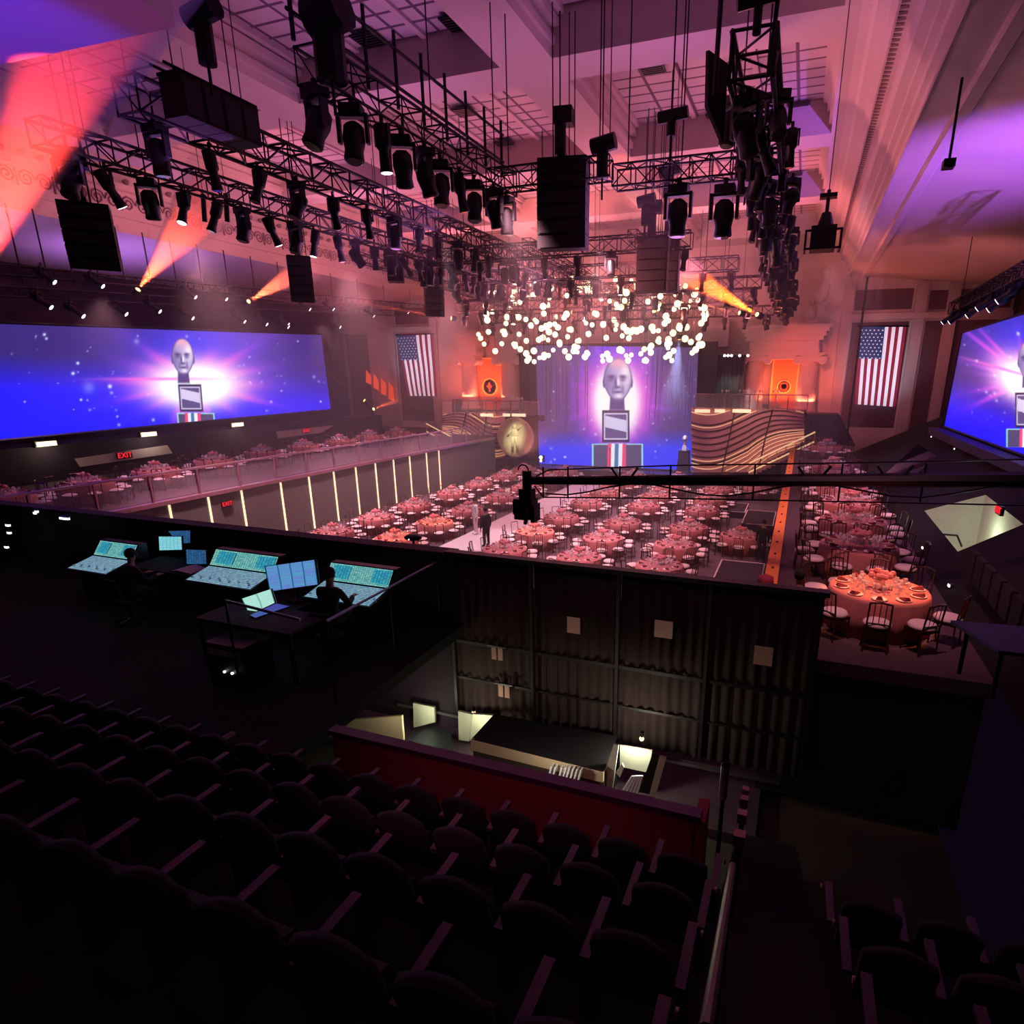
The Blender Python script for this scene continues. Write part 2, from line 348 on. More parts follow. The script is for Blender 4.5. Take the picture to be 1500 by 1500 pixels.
# ------------------------------------------------------------------ right terrace edge, bank and vomitories
cb = MB().box(-0.42, -0.12, 10.4, 43, TZ - 0.25, TZ + 0.12)  # kerb coloured orange, the orange light along it put into the material
o = tag(cb.build('edge_ramp', 'orange_panel'), 'long orange-lit kerb running along the edge of the raised terrace', 'kerb')
for i in range(24):
    y = 11.2 + i * 1.3; MB().box(-0.3, -0.24, y, y + 0.12, TZ + 0.12, TZ + 0.14).build('kerb_stud', 'maroon', o)
def bank(x, y): return Vector((x, y, -4.6 + 0.5 * (x - 3.3)))
def on_bank(px, py):
    d = at(px, py, 'Y', 1.0); k = (-4.6 - 0.5 * 3.3) / (d.z - 0.5 * d.x); return d * k
H1 = [on_bank(*p) for p in ((1354, 748), (1403, 808), (1499, 768), (1444, 725))]
m = MB(); y0 = 10.0; 
outer = [bank(3.3, 30), bank(3.3, 8), bank(8.2, 8), bank(8.2, 30)]
H1[0].y = min(H1[0].y, 29.5)
for i in range(4):
    j = (i + 1) % 4; m.quad(outer[i], outer[j], H1[j], H1[i])
m.quad(bank(3.3, 43), bank(3.3, 30), bank(8.2, 30), bank(8.2, 43))
m.quad(bank(3.3, 8), bank(3.3, 0), bank(8.2, 0), bank(8.2, 8))
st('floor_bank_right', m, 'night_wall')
m = MB(); low = [p + Vector((0.0, 0, -1.9)) for p in H1]
for i in (0, 2, 3): j = (i + 1) % 4; m.quad(H1[i], H1[j], low[j], low[i])
m.quad(*low)
st('wall_vomitory', m, 'green_white')
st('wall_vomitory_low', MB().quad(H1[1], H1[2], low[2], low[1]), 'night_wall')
vc = sum(H1, Vector()) / 4
point(vc + Vector((0.1, 0, -0.5)), (0.85, 0.95, 0.7), 38, 0.1)
exit_sign(at(1462, 747, 'X', low[2].x - 0.75), 0.42, 0.22, 'red exit sign inside the pale lit stairwell of the seating bank', 'Y')
hr = thing('stair_handrail', 'dark bent handrail on the pale wall inside the lit stairwell', 'handrail', vc + Vector((-0.3, 0.3, -0.9)))
MB().path([(-0.5, 0.6, 0), (-0.2, 0.3, 0.25), (0.2, 0.3, 0.25), (0.3, 0.0, 0.0)], 0.03).build('bar', 'black_metal', hr)
# second, farther stairwell: pale parapet
q = [on_bank(*p) for p in ((1290, 700), (1345, 650), (1372, 668), (1330, 705))]
tag(MB().slab(*q, -0.3).build('stairwell_parapet', 'plaster_shade'), 'pale sloping parapet of the far stairwell in the dark bank', 'parapet')
# stepped dark seat backs on the bank
for i in range(9):
    for j in range(3):
        x = 3.9 + j * 1.1; y = 9.5 + i * 0.6
        if i > 2 and x > 4.3 and y > 11: continue
        t = thing('bank_seat', 'dark upholstered seat on the unlit bank beside the near terrace table', 'seat', bank(x, y), PI / 2, 'dark seats on the side bank')
        MB().box(-0.24, 0.24, -0.22, 0.2, 0.3, 0.42).build('seat', 'seat_fabric', t); MB().box(-0.24, 0.24, 0.18, 0.28, 0.3, 0.85).build('backrest', 'seat_fabric', t)
# ledge under right screen, the bluish light on it put into its colour
st('floor_ledge_right', MB().box(6.4, 12.2, 20, 37.5, -2.9, -2.55), 'blue_top')
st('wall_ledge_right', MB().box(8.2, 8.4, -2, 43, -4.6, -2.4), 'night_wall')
for i, (px, py) in enumerate(((1353, 806), (1392, 862), (1399, 660), (1365, 642))):
    p = on_bank(px, py); t = thing('step_light', f'{ORD[i]} tiny white step light on the dark side bank', 'step light', p, 0, 'step lights on the side bank')
    MB().cbox((0, 0, 0.06), (0.1, 0.1, 0.1)).build('housing', 'lamp_black', t); MB().cbox((-0.05, -0.05, 0.08), (0.03, 0.1, 0.05)).build('lens', 'white_lens', t)
# bluish table top, lower right
t = thing('service_table', 'bluish grey long table top at the edge of the dark bank', 'table', at(1470, 930, 'Z', -3.3))
MB().slab((-0.55, 0.35, 0), (-0.2, -0.6, 0), (1.3, -0.5, 0), (1.3, 0.55, 0), 0.05).build('table_top', 'blue_top', t)
for x, y in ((-0.1, -0.4), (-0.35, 0.25), (1.1, -0.35), (1.1, 0.4)): MB().tube((x, y, -0.05), (x, y, -0.75), 0.03).build('leg', 'black_metal', t)
#@END
#@STAGE
# ------------------------------------------------------------------ LED pictures
def proj(P):
    P = np.asarray(P); R = np.array([_r, _u, _f]); v = P @ R.T
    return CX + F * v[:, 0] / v[:, 2], CY - F * v[:, 1] / v[:, 2]
def bump(x, y, cx, cy, rx, ry, p=2.0):
    return np.exp(-(((x - cx) / rx) ** 2 + ((y - cy) / ry) ** 2) ** (p / 2))
def mixc(c, col, a):
    a = np.clip(a, 0, 1)[:, None]; return c * (1 - a) + np.array(col, float)[None, :] / 255 * a
def bust(c, x, y, cx, ytop, ychin, hw):
    """silvery bust on a framed plinth over a ribboned base; hw = half width of the head"""
    H = (ychin - ytop) / 2; X = (x - cx) / hw; Y = (y - (ytop + H)) / H
    sm = lambda d, w=0.12: np.clip(0.5 - d / w, 0, 1)
    neck = sm(np.maximum(np.abs(X + 0.05) - (0.52 + 0.1 * (Y - 1)), np.abs(Y - 1.0) - 0.42))
    jaw = 1 - 0.28 * np.clip(Y, 0, 1) ** 1.5
    head = sm(np.sqrt((X / jaw) ** 2 + (Y * 0.98) ** 2) - 1.0)
    ears = sm(np.sqrt(((np.abs(X) - 1.0) / 0.11) ** 2 + ((Y - 0.12) / 0.24) ** 2) - 1, 0.4)
    c = mixc(c, (74, 64, 128), neck); c = mixc(c, (96, 86, 150), ears); c = mixc(c, (92, 80, 146), sm(np.sqrt((X / jaw / 1.05) ** 2 + (Y / 1.04) ** 2) - 1.0)); c = mixc(c, (178, 162, 212), sm(np.sqrt((X / jaw) ** 2 + (Y * 0.98) ** 2) - 0.94))
    inn = head
    c = mixc(c, (244, 232, 250), inn * bump(X, Y, 0.55, -0.35, 0.42, 0.6)); c = mixc(c, (236, 170, 196), inn * bump(X, Y, 0, -0.85, 0.7, 0.28))
    c = mixc(c, (108, 96, 160), inn * bump(X, Y, -0.75, 0.15, 0.3, 0.75) * 0.7)
    for s in (-1, 1):
        c = mixc(c, (58, 48, 112), inn * bump(X, Y, 0.42 * s - 0.05, -0.16, 0.26, 0.09)); c = mixc(c, (90, 78, 140), inn * bump(X, Y, 0.42 * s - 0.05, -0.02, 0.2, 0.09) * 0.8)
        c = mixc(c, (96, 84, 150), inn * bump(X, Y, 0.36 * s, 0.45, 0.1, 0.22) * 0.7)
    c = mixc(c, (70, 60, 124), inn * bump(X, Y, -0.17, 0.14, 0.09, 0.22)); c = mixc(c, (250, 240, 252), inn * bump(X, Y, 0.04, 0.1, 0.08, 0.25))
    c = mixc(c, (66, 54, 118), inn * bump(X, Y, -0.03, 0.33, 0.22, 0.06)); c = mixc(c, (52, 42, 104), inn * bump(X, Y, 0.0, 0.56, 0.3, 0.05))
    c = mixc(c, (246, 236, 250), inn * bump(X, Y, 0.08, 0.76, 0.26, 0.12)); c = mixc(c, (84, 74, 140), inn * bump(X, Y, 0, 0.98, 0.6, 0.12))
    return c
def plinth(c, x, y, x0, x1, y0, y1, b0, b1, yb):
    cx = (x0 + x1) / 2; w = (x1 - x0) / 2; box = lambda a, b, p, q, e=1.2: np.clip(np.minimum(np.minimum(x - a, b - x), np.minimum(y - p, q - y)) / e + 0.5, 0, 1)
    c = mixc(c, (40, 34, 80), box(x0, x1, y0, y1)); c = mixc(c, (225, 214, 244), box(x0 + w * .13, x1 - w * .13, y0 + w * .2, y1 - w * .2)); c = mixc(c, (84, 76, 130), box(x0 + w * .22, x1 - w * .22, y0 + w * .3, y1 - w * .3))
    t = (y - y0) / (y1 - y0); s = np.clip(1 - np.abs(t - 0.42 - 0.1 * (x - cx) / w) / 0.19, 0, 1) > 0.05
    c = mixc(c, (214, 204, 238), box(x0 + w * .22, x1 - w * .22, y0 + w * .3, y1 - w * .3) * s)
    c = mixc(c, (150, 230, 230), box(b0, b1, y1 + 2, yb)); c = mixc(c, (74, 70, 112), box(b0 + w * .12, b1 - w * .12, y1 + 3.5, yb))
    for k, col in ((-0.62, (240, 70, 120)), (-0.36, (240, 236, 250)), (-0.1, (50, 120, 170)), (0.18, (235, 238, 250)), (0.46, (240, 70, 120))):
        xx = cx + w * (k + 0.13) + (yb - y) * 0.03; c = mixc(c, col, box(cx - w * .85, cx + w * .75, y1 + 2, yb) * np.clip((w * 0.15 - np.abs(x - xx)) + 0.5, 0, 1))
    return c
def sparkle(c, x, y, pts):
    for px, py, r, a in pts: c = mixc(c, (225, 232, 255), bump(x, y, px, py, r, r) * a)
    return c
def rays(x, y, cx, cy, ax, ay, seed):
    rg = np.random.RandomState(seed); th = np.arctan2((y - cy) / ay, (x - cx) / ax); r = np.sqrt(((x - cx) / ax) ** 2 + ((y - cy) / ay) ** 2)
    s = sum(rg.rand() * np.cos(k * th + rg.rand() * 6.3) for k in (5, 9, 14, 23, 31)); return np.exp(-r * (1.7 - 0.42 * s)), r
def art_wide(x, y, cx=285.0, cy=561.0, k=1.0, sd=3):
    n = len(x); c = np.tile(np.array([[34, 32, 118]]) / 255, (n, 1)); top = 473 + 0.036 * x; v = np.clip((y - top) / 150, 0, 1)
    c = mixc(c, (8, 22, 250), np.clip((v - 0.3) / 0.35, 0, 1)); c = mixc(c, (28, 54, 252), bump(x, y, cx + 10 * k, cy - 50, 110 * k, 60) * 0.9)
    c = mixc(c, (58, 52, 130), bump(x, y, cx + 190 * k, cy - 30, 70 * k, 50) * 0.5)
    g, r = rays(x, y, cx, cy, 118 * k, 62, sd); c = mixc(c, (130, 50, 245), g * 1.5 - .15); c = mixc(c, (255, 80, 220), g * 2.2 - 0.55); c = mixc(c, (245, 84, 222), bump(x, y, cx, cy - 3, 98 * k, 36) * np.clip(.5 + 1.2 * g, 0, 1)); c = mixc(c, (255, 190, 250), bump(x, y, cx, cy, 62 * k, 30)); c = mixc(c, (255, 255, 255), bump(x, y, cx, cy + 3, 52 * k, 27) * 2.2)
    c = mixc(c, (255, 110, 225), bump(x, y, cx - 60 * k, cy - 6, 75 * k, 2.4) * 0.8)
    rg = np.random.RandomState(sd); pts = [(cx + (rg.rand() * 2 - 1) * 270 * k, 484 + rg.rand() * 140, 1.0 + 1.6 * rg.rand() ** 2, 0.35 + 0.6 * rg.rand()) for _ in range(85)]
    pts += [(130, 568, 9, 0.35), (65, 490, 2.2, 1), (68, 496, 2, .9), (107, 547, 2.6, 1), (114, 532, 2.3, 1), (161, 566, 3, 1), (200, 500, 4, .4)]
    c = sparkle(c, x, y, pts)
    return c
def art_left(x, y):
    c = art_wide(x, y); c = bust(c, x + (y - 527) * -0.06, y, 268, 497, 550, 15.5); return plinth(c, x - (y - 580) * 0.08, y, 262, 296, 563, 603, 257, 312, 622)
def art_right(x, y):
    c = art_wide(x, y - 0.28 * (x - 1410) + 18, 1506, 548, 0.72, 8); c = bust(c, x, y, 1506, 500, 556, 14); return plinth(c, x, y, 1487, 1520, 575, 626, 1474, 1535, 655)
def art_stage(x, y):
    n = len(x); c = np.tile(np.array([[78, 56, 116]]) / 255, (n, 1)); c = mixc(c, (34, 62, 252), np.clip((y - 628 - 0.0012 * (x - 905) ** 2 * 0) / 30, 0, 1))
    c = mixc(c, (80, 60, 235), bump(x, y, 902, 520, 36, 32) * 1.3)
    g, r = rays(x, y, 903, 585, 62, 84, 5); c = mixc(c, (130, 60, 240), g * 2.0 - 0.35); c = mixc(c, (250, 84, 214), g * 2.6 - 0.7)
    c = mixc(c, (120, 60, 235), bump(x, y, 903, 582, 70, 80, 4) * .75); c = mixc(c, (240, 80, 216), bump(x, y, 903, 586, 56, 64, 4) * np.clip(.7 + 1.2 * g, 0, 1))
    c = mixc(c, (255, 225, 255), bump(x, y, 903, 588, 35, 54, 4)); c = mixc(c, (255, 255, 255), bump(x, y, 903, 588, 33, 52, 5) * 1.3)
    c = mixc(c, (34, 60, 250), np.clip((y - 652) / 10, 0, 1) * 0.9)
    rg = np.random.RandomState(11); pts = [(795 + rg.rand() * 225, 530 + rg.rand() * 150, 0.9 + 1.1 * rg.rand() ** 2, 0.35 + 0.6 * rg.rand()) for _ in range(70)]
    c = sparkle(c, x, y, pts); c = bust(c, x, y, 905, 526, 588, 20); return plinth(c, x, y, 882, 922, 601, 648, 867, 942, 690)
def led(name, label, bl, br, tr, tl, nu, nv, art, thick=0.15):
    bl, br, tr, tl = [np.array(Vector(p)) for p in (bl, br, tr, tl)]
    u, v = np.meshgrid(np.linspace(0, 1, nu + 1), np.linspace(0, 1, nv + 1)); u = u.ravel()[:, None]; v = v.ravel()[:, None]
    P = (bl * (1 - u) + br * u) * (1 - v) + (tl * (1 - u) + tr * u) * v
    fs = [(j * (nu + 1) + i, j * (nu + 1) + i + 1, (j + 1) * (nu + 1) + i + 1, (j + 1) * (nu + 1) + i) for j in range(nv) for i in range(nu)]
    me = bpy.data.meshes.new(name); me.from_pydata(P.tolist(), [], fs); px, py = proj(P); c = np.clip(art(px, py), 0, 1)
    c = np.where(c <= 0.04045, c / 12.92, ((c + 0.055) / 1.055) ** 2.4); ca = me.color_attributes.new('picture', 'FLOAT_COLOR', 'POINT')
    ca.data.foreach_set('color', np.c_[c, np.ones(len(c))].astype(np.float32).ravel()); me.materials.append(MATS['led'])
    t = thing(name, label, 'screen'); o = bpy.data.objects.new('display', me); COL.objects.link(o); o.parent = t
    n = np.cross(br - bl, tl - bl); n = n / np.linalg.norm(n); k = MB(); a = [Vector(p - n * 0.02) for p in (bl, br, tr, tl)]; m = [Vector(p - n * thick) for p in (bl, br, tr, tl)]
    k.hexa([*m, *a]); k.build('cabinet', 'lamp_black', t)
    e = MB(); pts = [bl, br, tr, tl, bl]
    for p, q in zip(pts[:-1], pts[1:]): e.tube(p, q, 0.05, 4)
    e.build('bezel', 'lamp_black', t)
    return t
def wsp(px, py):   # vertical plane the wide screen hangs in
    d = at(px, py, 'Y', 1.0); n = Vector((18.5, 2.4, 0)).normalized(); q = Vector((-30.3, 35, 0)); n = Vector((19.2, 2.2, 0)).normalized(); return d * (q.dot(n) / d.dot(n))
led("wide_screen", "very wide blue video screen on the side wall, silver bust in pink starburst",
    wsp(-70, 652), wsp(485, 600), wsp(471, 490), wsp(-70, 470), 560, 150, art_left)
led('side_screen', 'blue video screen standing on the ledge of the dark bank, starburst cut off',
    at(1383, 625, 'X', 7.0), at(1560, 690, 'X', 7.0), at(1560, 440, 'X', 7.0), at(1410, 487, 'X', 7.0), 180, 190, art_right)
YS = 46.0
led('stage_screen', 'tall blue video screen at centre stage showing a silver bust in white glow',
    at(789, 680, 'Y', YS), at(1017, 690, 'Y', YS), at(1024, 508, 'Y', YS), at(784, 505, 'Y', YS), 300, 230, art_stage)

# ------------------------------------------------------------------ stage
st('floor_stage', MB().box(-27.5, -1.2, 44.3, YB, FZ, -6.85), 'stage_floor')
st('floor_runway', MB().box(-14.4, -12.1, 9.5, 44.3, FZ, -7.2), 'runway')
st('wall_stage', MB().box(-20.5, -6.0, 46.6, 46.9, -6.85, 2.35), 'dark_wall')
# hanging strands in front of the screen sides
s = MB()
for i in range(70):
    px = random.choice([random.uniform(792, 862), random.uniform(948, 1020)]); p = at(px, 520, 'Y', 45.4); z1 = random.uniform(1.4, 2.6)
    s.tube((p.x, 45.4, z1), (p.x, 45.4, z1 - random.uniform(3, 6)), 0.012, 4)
tag(s.build('bead_strands', 'steel'), 'thin shiny strands hanging in front of the stage screen', 'strands', kind='stuff')

def emblem_panel(x0, x1, y0, y1, word, label):
    a = at(x0, y1, 'Y', 49.4); b = at(x1, y0, 'Y', 49.4); w = b.x - a.x; h = b.z - a.z
    t = thing('orange_banner', label, 'banner', a)
    MB().box(0, w, 0, 0.08, 0, h).build('panel', 'orange_panel', t)
    R = Matrix.Rotation(PI / 2, 3, 'X'); c = (w / 2, -0.03, h * 0.46); r = 0.3 * w
    MB().lathe([(r, -0.03), (r, 0.03), (r * 0.82, 0.05), (r * 0.8, -0.03)], c, 28, R).build('emblem', 'emblem_ring', t)
    if word:
        cu = bpy.data.curves.new('emblem_text', 'FONT'); cu.body = word; cu.size = r * 1.5; cu.align_x = 'CENTER'; cu.align_y = 'CENTER'; cu.extrude = 0.02
        o = text_obj('letter', cu, 'emblem_mark', t); o.location = (c[0], -0.1, c[2]); o.rotation_euler = (PI / 2, 0, 0)
        MB().path([(c[0] + r * 0.62 * math.cos(q), -0.1, c[2] + r * 0.62 * math.sin(q)) for q in [k * PI / 10 for k in range(21)]], 0.03, 5).build('ring_line', 'emblem_mark', t)
    else:
        m = MB(); 
        for s in (-1, 1): m.slab((c[0], -0.1, c[2] - r * .3), (c[0] + s * r * .6, -0.1, c[2] + r * .3), (c[0] + s * r * .3, -0.1, c[2] + r * .1), (c[0], -0.1, c[2] + r * .3), 0.02)
        m.ball((c[0], -0.1, c[2] + r * .35), r * 0.18, 8); m.slab((c[0] - r * .15, -0.1, c[2] - r * .5), (c[0] + r * .15, -0.1, c[2] - r * .5), (c[0] + r * .1, -0.1, c[2]), (c[0] - r * .1, -0.1, c[2]), 0.03); m.build('bird_mark', 'emblem_mark', t)
    MB().box(-0.12, 0, -0.04, 0.1, 0, h).box(w, w + 0.12, -0.04, 0.1, 0, h).box(-0.12, w + 0.12, -0.04, 0.1, h, h + 0.12).build('frame', 'emblem_ring', t)
    return t
emblem_panel(1128, 1170, 526, 600, 'Q', 'orange lit banner with ringed round emblem between columns above the wavy bar front')
emblem_panel(700, 736, 526, 600, '', 'orange lit banner with bird emblem behind the big gold medallion')
def ionic(px, pyt, pyb, r, label):
    a = at(px, pyt, 'Y', 48.9); b = at(px, pyb, 'Y', 48.9); h = a.z - b.z; t = thing('stone_column', label, 'column', (a.x, 48.9, b.z))
    MB().lathe([(r * 1.15, 0), (r * 1.15, .25), (r, .35), (r * .86, h)], n=24, fr=lambda an, k: -0.03 * (int(an * 24 / (2 * PI)) % 2)).build('shaft', 'plaster', t, True)
    m = MB().box(-r * 1.3, r * 1.3, -r * 1.1, r * 1.1, h + .35, h + .6).box(-r, r, -r, r, h, h + .35)
    for s in (-1, 1): m.tube((s * r * 1.15, -r * 1.1, h + .12), (s * r * 1.15, r * 1.1, h + .12), 0.3, 14)
    m.build('scroll_capital', 'plaster', t); return t
ionic(1107, 530, 602, 0.72, 'pink lit scroll-topped column just beside the dark stage drape'); ionic(1186, 530, 605, 0.72, 'pink lit scroll-topped column at the outer end of the portal, near the hanging flag with ledge below')
ionic(687, 532, 600, 0.72, 'pink lit scroll-topped column behind the wavy bar with the medallion, outer one'); ionic(748, 532, 600, 0.9, 'pink lit scroll-topped column behind the medallion, inner one')
def entabl(x0, x1, pt, pb, side):
    a = at(x0, pt, 'Y', 48.6); b = at(x1, pb, 'Y', 48.6); m = MB(); H = a.z - b.z
    for k, (f0, f1, o) in enumerate(((0, .18, .0), (.18, .3, .12), (.3, .55, .05), (.55, .66, .3), (.66, .8, .45), (.8, .9, .6), (.9, 1, .75))):
        m.box(a.x - o, b.x + o, 48.2 - o * .6, YB - .02, b.z + H * f0, b.z + H * f1)
    st('trim_' + side, m, 'plaster')
entabl(1102, 1196, 478, 526, '8'); entabl(681, 700, 486, 528, '9'); entabl(737, 762, 486, 526, '10')
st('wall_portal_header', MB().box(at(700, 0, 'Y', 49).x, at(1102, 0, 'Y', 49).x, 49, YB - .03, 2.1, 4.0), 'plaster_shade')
st('wall_portal_low', MB().box(at(660, 0, 'Y', 49).x - 2, at(1200, 0, 'Y', 49).x + .5, 49.5, YB - .03, FZ, -2.0), 'dark_wall')
# statues above the portal
def eagle(px, py, label):
    p = at(px, py, 'Y', 48.9); t = thing('stone_eagle', label, 'statue', p)
    MB().ball((0, 0, .55), .38, 10, (.8, .7, 1.5)).ball((0, -.1, 1.25), .2, 8).tube((0, -.25, 1.25), (0, -.45, 1.18), .07, 6, .01).build('body', 'stone', t, True)
    m = MB()
    for s in (-1, 1):
        for k in range(4): m.slab((s * .25, 0, .9 - k * .1), (s * (.95 - .1 * k), .05, 1.3 - k * .25), (s * (.9 - .1 * k), .05, 1.0 - k * .22), (s * .25, 0, .5 - k * .08), .06)
    m.build('wings', 'stone', t); MB().box(-.35, .35, -.3, .3, -.25, .05).build('base', 'stone', t)
eagle(1189, 470, 'pale stone eagle perched on the pink portal beneath the dark rig'); eagle(707, 492, 'pale stone eagle perched on the portal over the bird banner')
# flags
def flag(a, b, c, d, label):   # bl br tr tl
    a, b, c, d = map(Vector, (a, b, c, d)); L = lambda u, v, e=0.0: (a.lerp(b, u)).lerp(d.lerp(c, u), v) + Vector((0, -e, 0))
    t = thing('hanging_flag', label, 'flag'); R = MB(); W = MB(); B = MB(); S = MB()
    for i in range(13):
        u0, u1 = i / 13, (i + 1) / 13; m = R if i % 2 == 0 else W
        n = 10
        for k in range(n): m.hexa([L(u0, k / n, .02 * math.sin(k)), L(u1, k / n, .02 * math.sin(k)), L(u1, k / n, -.03), L(u0, k / n, -.03), L(u0, (k + 1) / n, .02 * math.sin(k + 1)), L(u1, (k + 1) / n, .02 * math.sin(k + 1)), L(u1, (k + 1) / n, -.03), L(u0, (k + 1) / n, -.03)])
    B.hexa([L(0, .6, .07), L(7 / 13, .6, .07), L(7 / 13, .6, .02), L(0, .6, .02), L(0, 1, .07), L(7 / 13, 1, .07), L(7 / 13, 1, .02), L(0, 1, .02)])
    sc = (b - a).length * 0.024
    for i in range(9):
        for j in range(6 if i % 2 == 0 else 5):
            u = (0.045 + (j + (0 if i % 2 == 0 else .5)) * 0.09); v = .98 - (i + .5) * .4 / 9.2; p = L(u, v, .09)
            vs = [p + Vector((sc * (1 if k % 2 == 0 else .42) * math.sin(k * PI / 5), 0, sc * (1 if k % 2 == 0 else .42) * math.cos(k * PI / 5))) for k in range(10)]
            S.add(vs, [tuple(range(9, -1, -1))])
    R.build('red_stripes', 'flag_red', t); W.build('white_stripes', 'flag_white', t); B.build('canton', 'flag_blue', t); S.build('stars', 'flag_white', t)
    MB().tube(d + Vector((-.15, 0, .05)), c + Vector((.15, 0, .05)), .05, 8).build('header_bar', 'black_metal', t)
YF = 49.5
flag(at(598, 580, 'Y', YF), at(640, 580, 'Y', YF), at(634, 490, 'Y', YF), at(581, 492, 'Y', YF), 'smaller looking American flag hanging vertically beside the wavy bar with the medallion')
flag(at(1252, 592, 'Y', YF), at(1312, 596, 'Y', YF), at(1328, 479, 'Y', YF), at(1260, 479, 'Y', YF), 'larger looking American flag hanging vertically above the dark seating bank')
t = thing('wall_pipe', 'thin dark vertical pipe running past the side of the larger flag', 'pipe', at(1240, 645, 'Y', 49.3)); p0 = at(1272, 397, 'Y', 49.3)
MB().tube((0, 0, 0), p0 - at(1240, 645, 'Y', 49.3), .07, 8).build('tube', 'black_metal', t)
# dark drape with coloured light
def drape(px0, px1, pyt, pyb, label):
    a = at(px0, pyb, 'Y', 47.8); b = at(px1, pyt, 'Y', 47.8); m = MB(); n = 48; vs = []
    for i in range(n + 1):
        x = a.x + (b.x - a.x) * i / n; y = 47.8 + 0.12 * math.sin(i * 1.3); vs += [(x, y, a.z), (x, y, b.z), (x, y + .05, b.z), (x, y + .05, a.z)]
    fs = [f for i in range(n) for f in ((4 * i, 4 * i + 4, 4 * i + 5, 4 * i + 1), (4 * i + 1, 4 * i + 5, 4 * i + 6, 4 * i + 2), (4 * i + 2, 4 * i + 6, 4 * i + 7, 4 * i + 3))]
    t = thing('stage_drape', label, 'drape'); m.add(vs, fs).build('folds', 'drape', t, True)
    MB().tube((a.x - .2, 47.85, b.z + .05), (b.x + .2, 47.85, b.z + .05), .06).build('rail', 'black_metal', t)
drape(1026, 1092, 522, 596, 'dark pleated drape with teal and pink light beside the orange Q banner'); drape(762, 790, 520, 600, 'dark narrow drape between pink column and stage screen')
for i, (px, c) in enumerate(((1062, (.5, 1, 1)), (1067, (.5, 1, 1)), (1072, (.5, 1, 1)), (1084, (1, .8, .9)), (1096, (1, .8, .9)))):
    p = at(px, 521, 'Y', 47.2); t = thing('drape_light', f'{ORD[i]} small bright lamp on the pipe above the dark drape, from the stage side', 'lamp', p, 0, 'small lamps above the drape')
    MB().tube((0, 0, .1), (0, -.2, 0), .09, 8).build('housing', 'lamp_black', t); MB().ball((0, -.22, 0), .1, 8).build('lens', 'white_lens', t)
    if i in (1, 3): spot(p + Vector((0, -.3, -.1)), p + Vector((0, .5, -5)), c, 260, 60)

# wavy bars and platforms
def wavy(name, quadpx, label, flip):
    """quadpx: function u -> (px, py_top, py_bottom)"""
    t = thing(name, label, 'bar front'); m = MB(); n = 40; Y0 = 45.2
    def P(u, v, e=0.0):
        px, yt, yb = quadpx(u); p = at(px, yb + (yt - yb) * v, 'Y', Y0); return p + Vector((0, -e, 0))
    vs = []; fs = []
    for i in range(n + 1):
        u = i / n; vs += [P(u, 0), P(u, 1), P(u, 1) + Vector((0, .3, 0)), P(u, 0) + Vector((0, .3, 0))]
    for i in range(n): b = 4 * i; fs += [(b, b + 4, b + 5, b + 1), (b + 1, b + 5, b + 6, b + 2), (b + 3, b + 2, b + 6, b + 7), (b, b + 3, b + 7, b + 4)]
    m.add(vs, fs).build('panel', 'wave_base', t)
    wv = lambda u: 0.17 * math.sin((u if not flip else 1 - u) * 2 * PI * 0.82 - 2.3 * 1)
    def strip(v0, th, matn, nm, e):
        m = MB(); prev = None
        for i in range(n + 1):
            u = i / n; v = v0 + wv(u); 
            if v - th < 0.01 or v + th > .985: prev = None; continue
            a, b = P(u, v - th, e), P(u, v + th, e)
            if prev: m.hexa([prev[0], a, a + Vector((0, e - .005, 0)), prev[0] + Vector((0, e - .005, 0)), prev[1], b, b + Vector((0, e - .005, 0)), prev[1] + Vector((0, e - .005, 0))])
            prev = (a, b)
        if m.v: m.build(nm, matn, t)
    for k in range(7): strip(0.92 - k * 0.1 - .02, 0.011, 'wave_dark', 'wave_band', .06)
    for v in (1.06, .86, .34, .28, .22, .14, .06, -0.02, -.08): strip(v, 0.0045, 'warm_edge', 'light_line', .08)
    for u in (.33, .66):
        MB().path([P(u + .12 * (v - .5), v, .1) for v in (0, .25, .5, .75, 1)], .05, 5).build('seam', 'wave_dark', t)
    return t
wavy('wavy_bar', lambda u: (1013 + 165 * u, 597 + 3 * u, 692 - max(0, u - .5) * 2 * 44), 'wavy pink bar front with glowing lines beside the trophy pedestal', False)
wavy('wavy_bar', lambda u: (648 + 92 * u, 605 - 2 * u, 636 + 36 * min(1, u * 1.5)), 'wavy pink bar front with glowing lines behind the gold medallion', True)
def deck(px0, px1, pyf, y0, label, lit):
    a = at(px0, pyf, 'Y', y0); b = at(px1, pyf, 'Y', y0); t = thing('bar_deck', label, 'platform', (0, 0, 0))
    MB().box(a.x, b.x, y0 + .35, 49.3, a.z - .4, a.z).build('deck', 'dark_wall', t)
    m = MB(); n = int((b.x - a.x) / 1.2)
    for i in range(n + 1): x = a.x + (b.x - a.x) * i / n; m.box(x - .03, x + .03, y0 + .1, y0 + .16, a.z, a.z + 1.05)
    m.build('posts', 'rail_metal', t); MB().box(a.x, b.x, y0 + .1, y0 + .14, a.z + .08, a.z + 1.0).build('glass_panel', 'glass', t)
    MB().box(a.x, b.x, y0 + .08, y0 + .18, a.z + 1.03, a.z + 1.1).build('top_rail', 'rail_metal', t)
    for (q0, q1) in lit:
        c = at(q0, pyf + 2, 'Y', y0); d = at(q1, pyf + 2, 'Y', y0); o = MB().box(c.x, d.x, y0 - .05, y0 + .02, c.z - .1, c.z + .12).build('glow_strip', 'strip_light', t)
    return a, b
ra, rb = deck(1017, 1182, 600, 45.0, 'raised bar deck with glass rail and glowing strips beside the trophy pedestal', ((1018, 1040), (1047, 1062), (1073, 1100)))
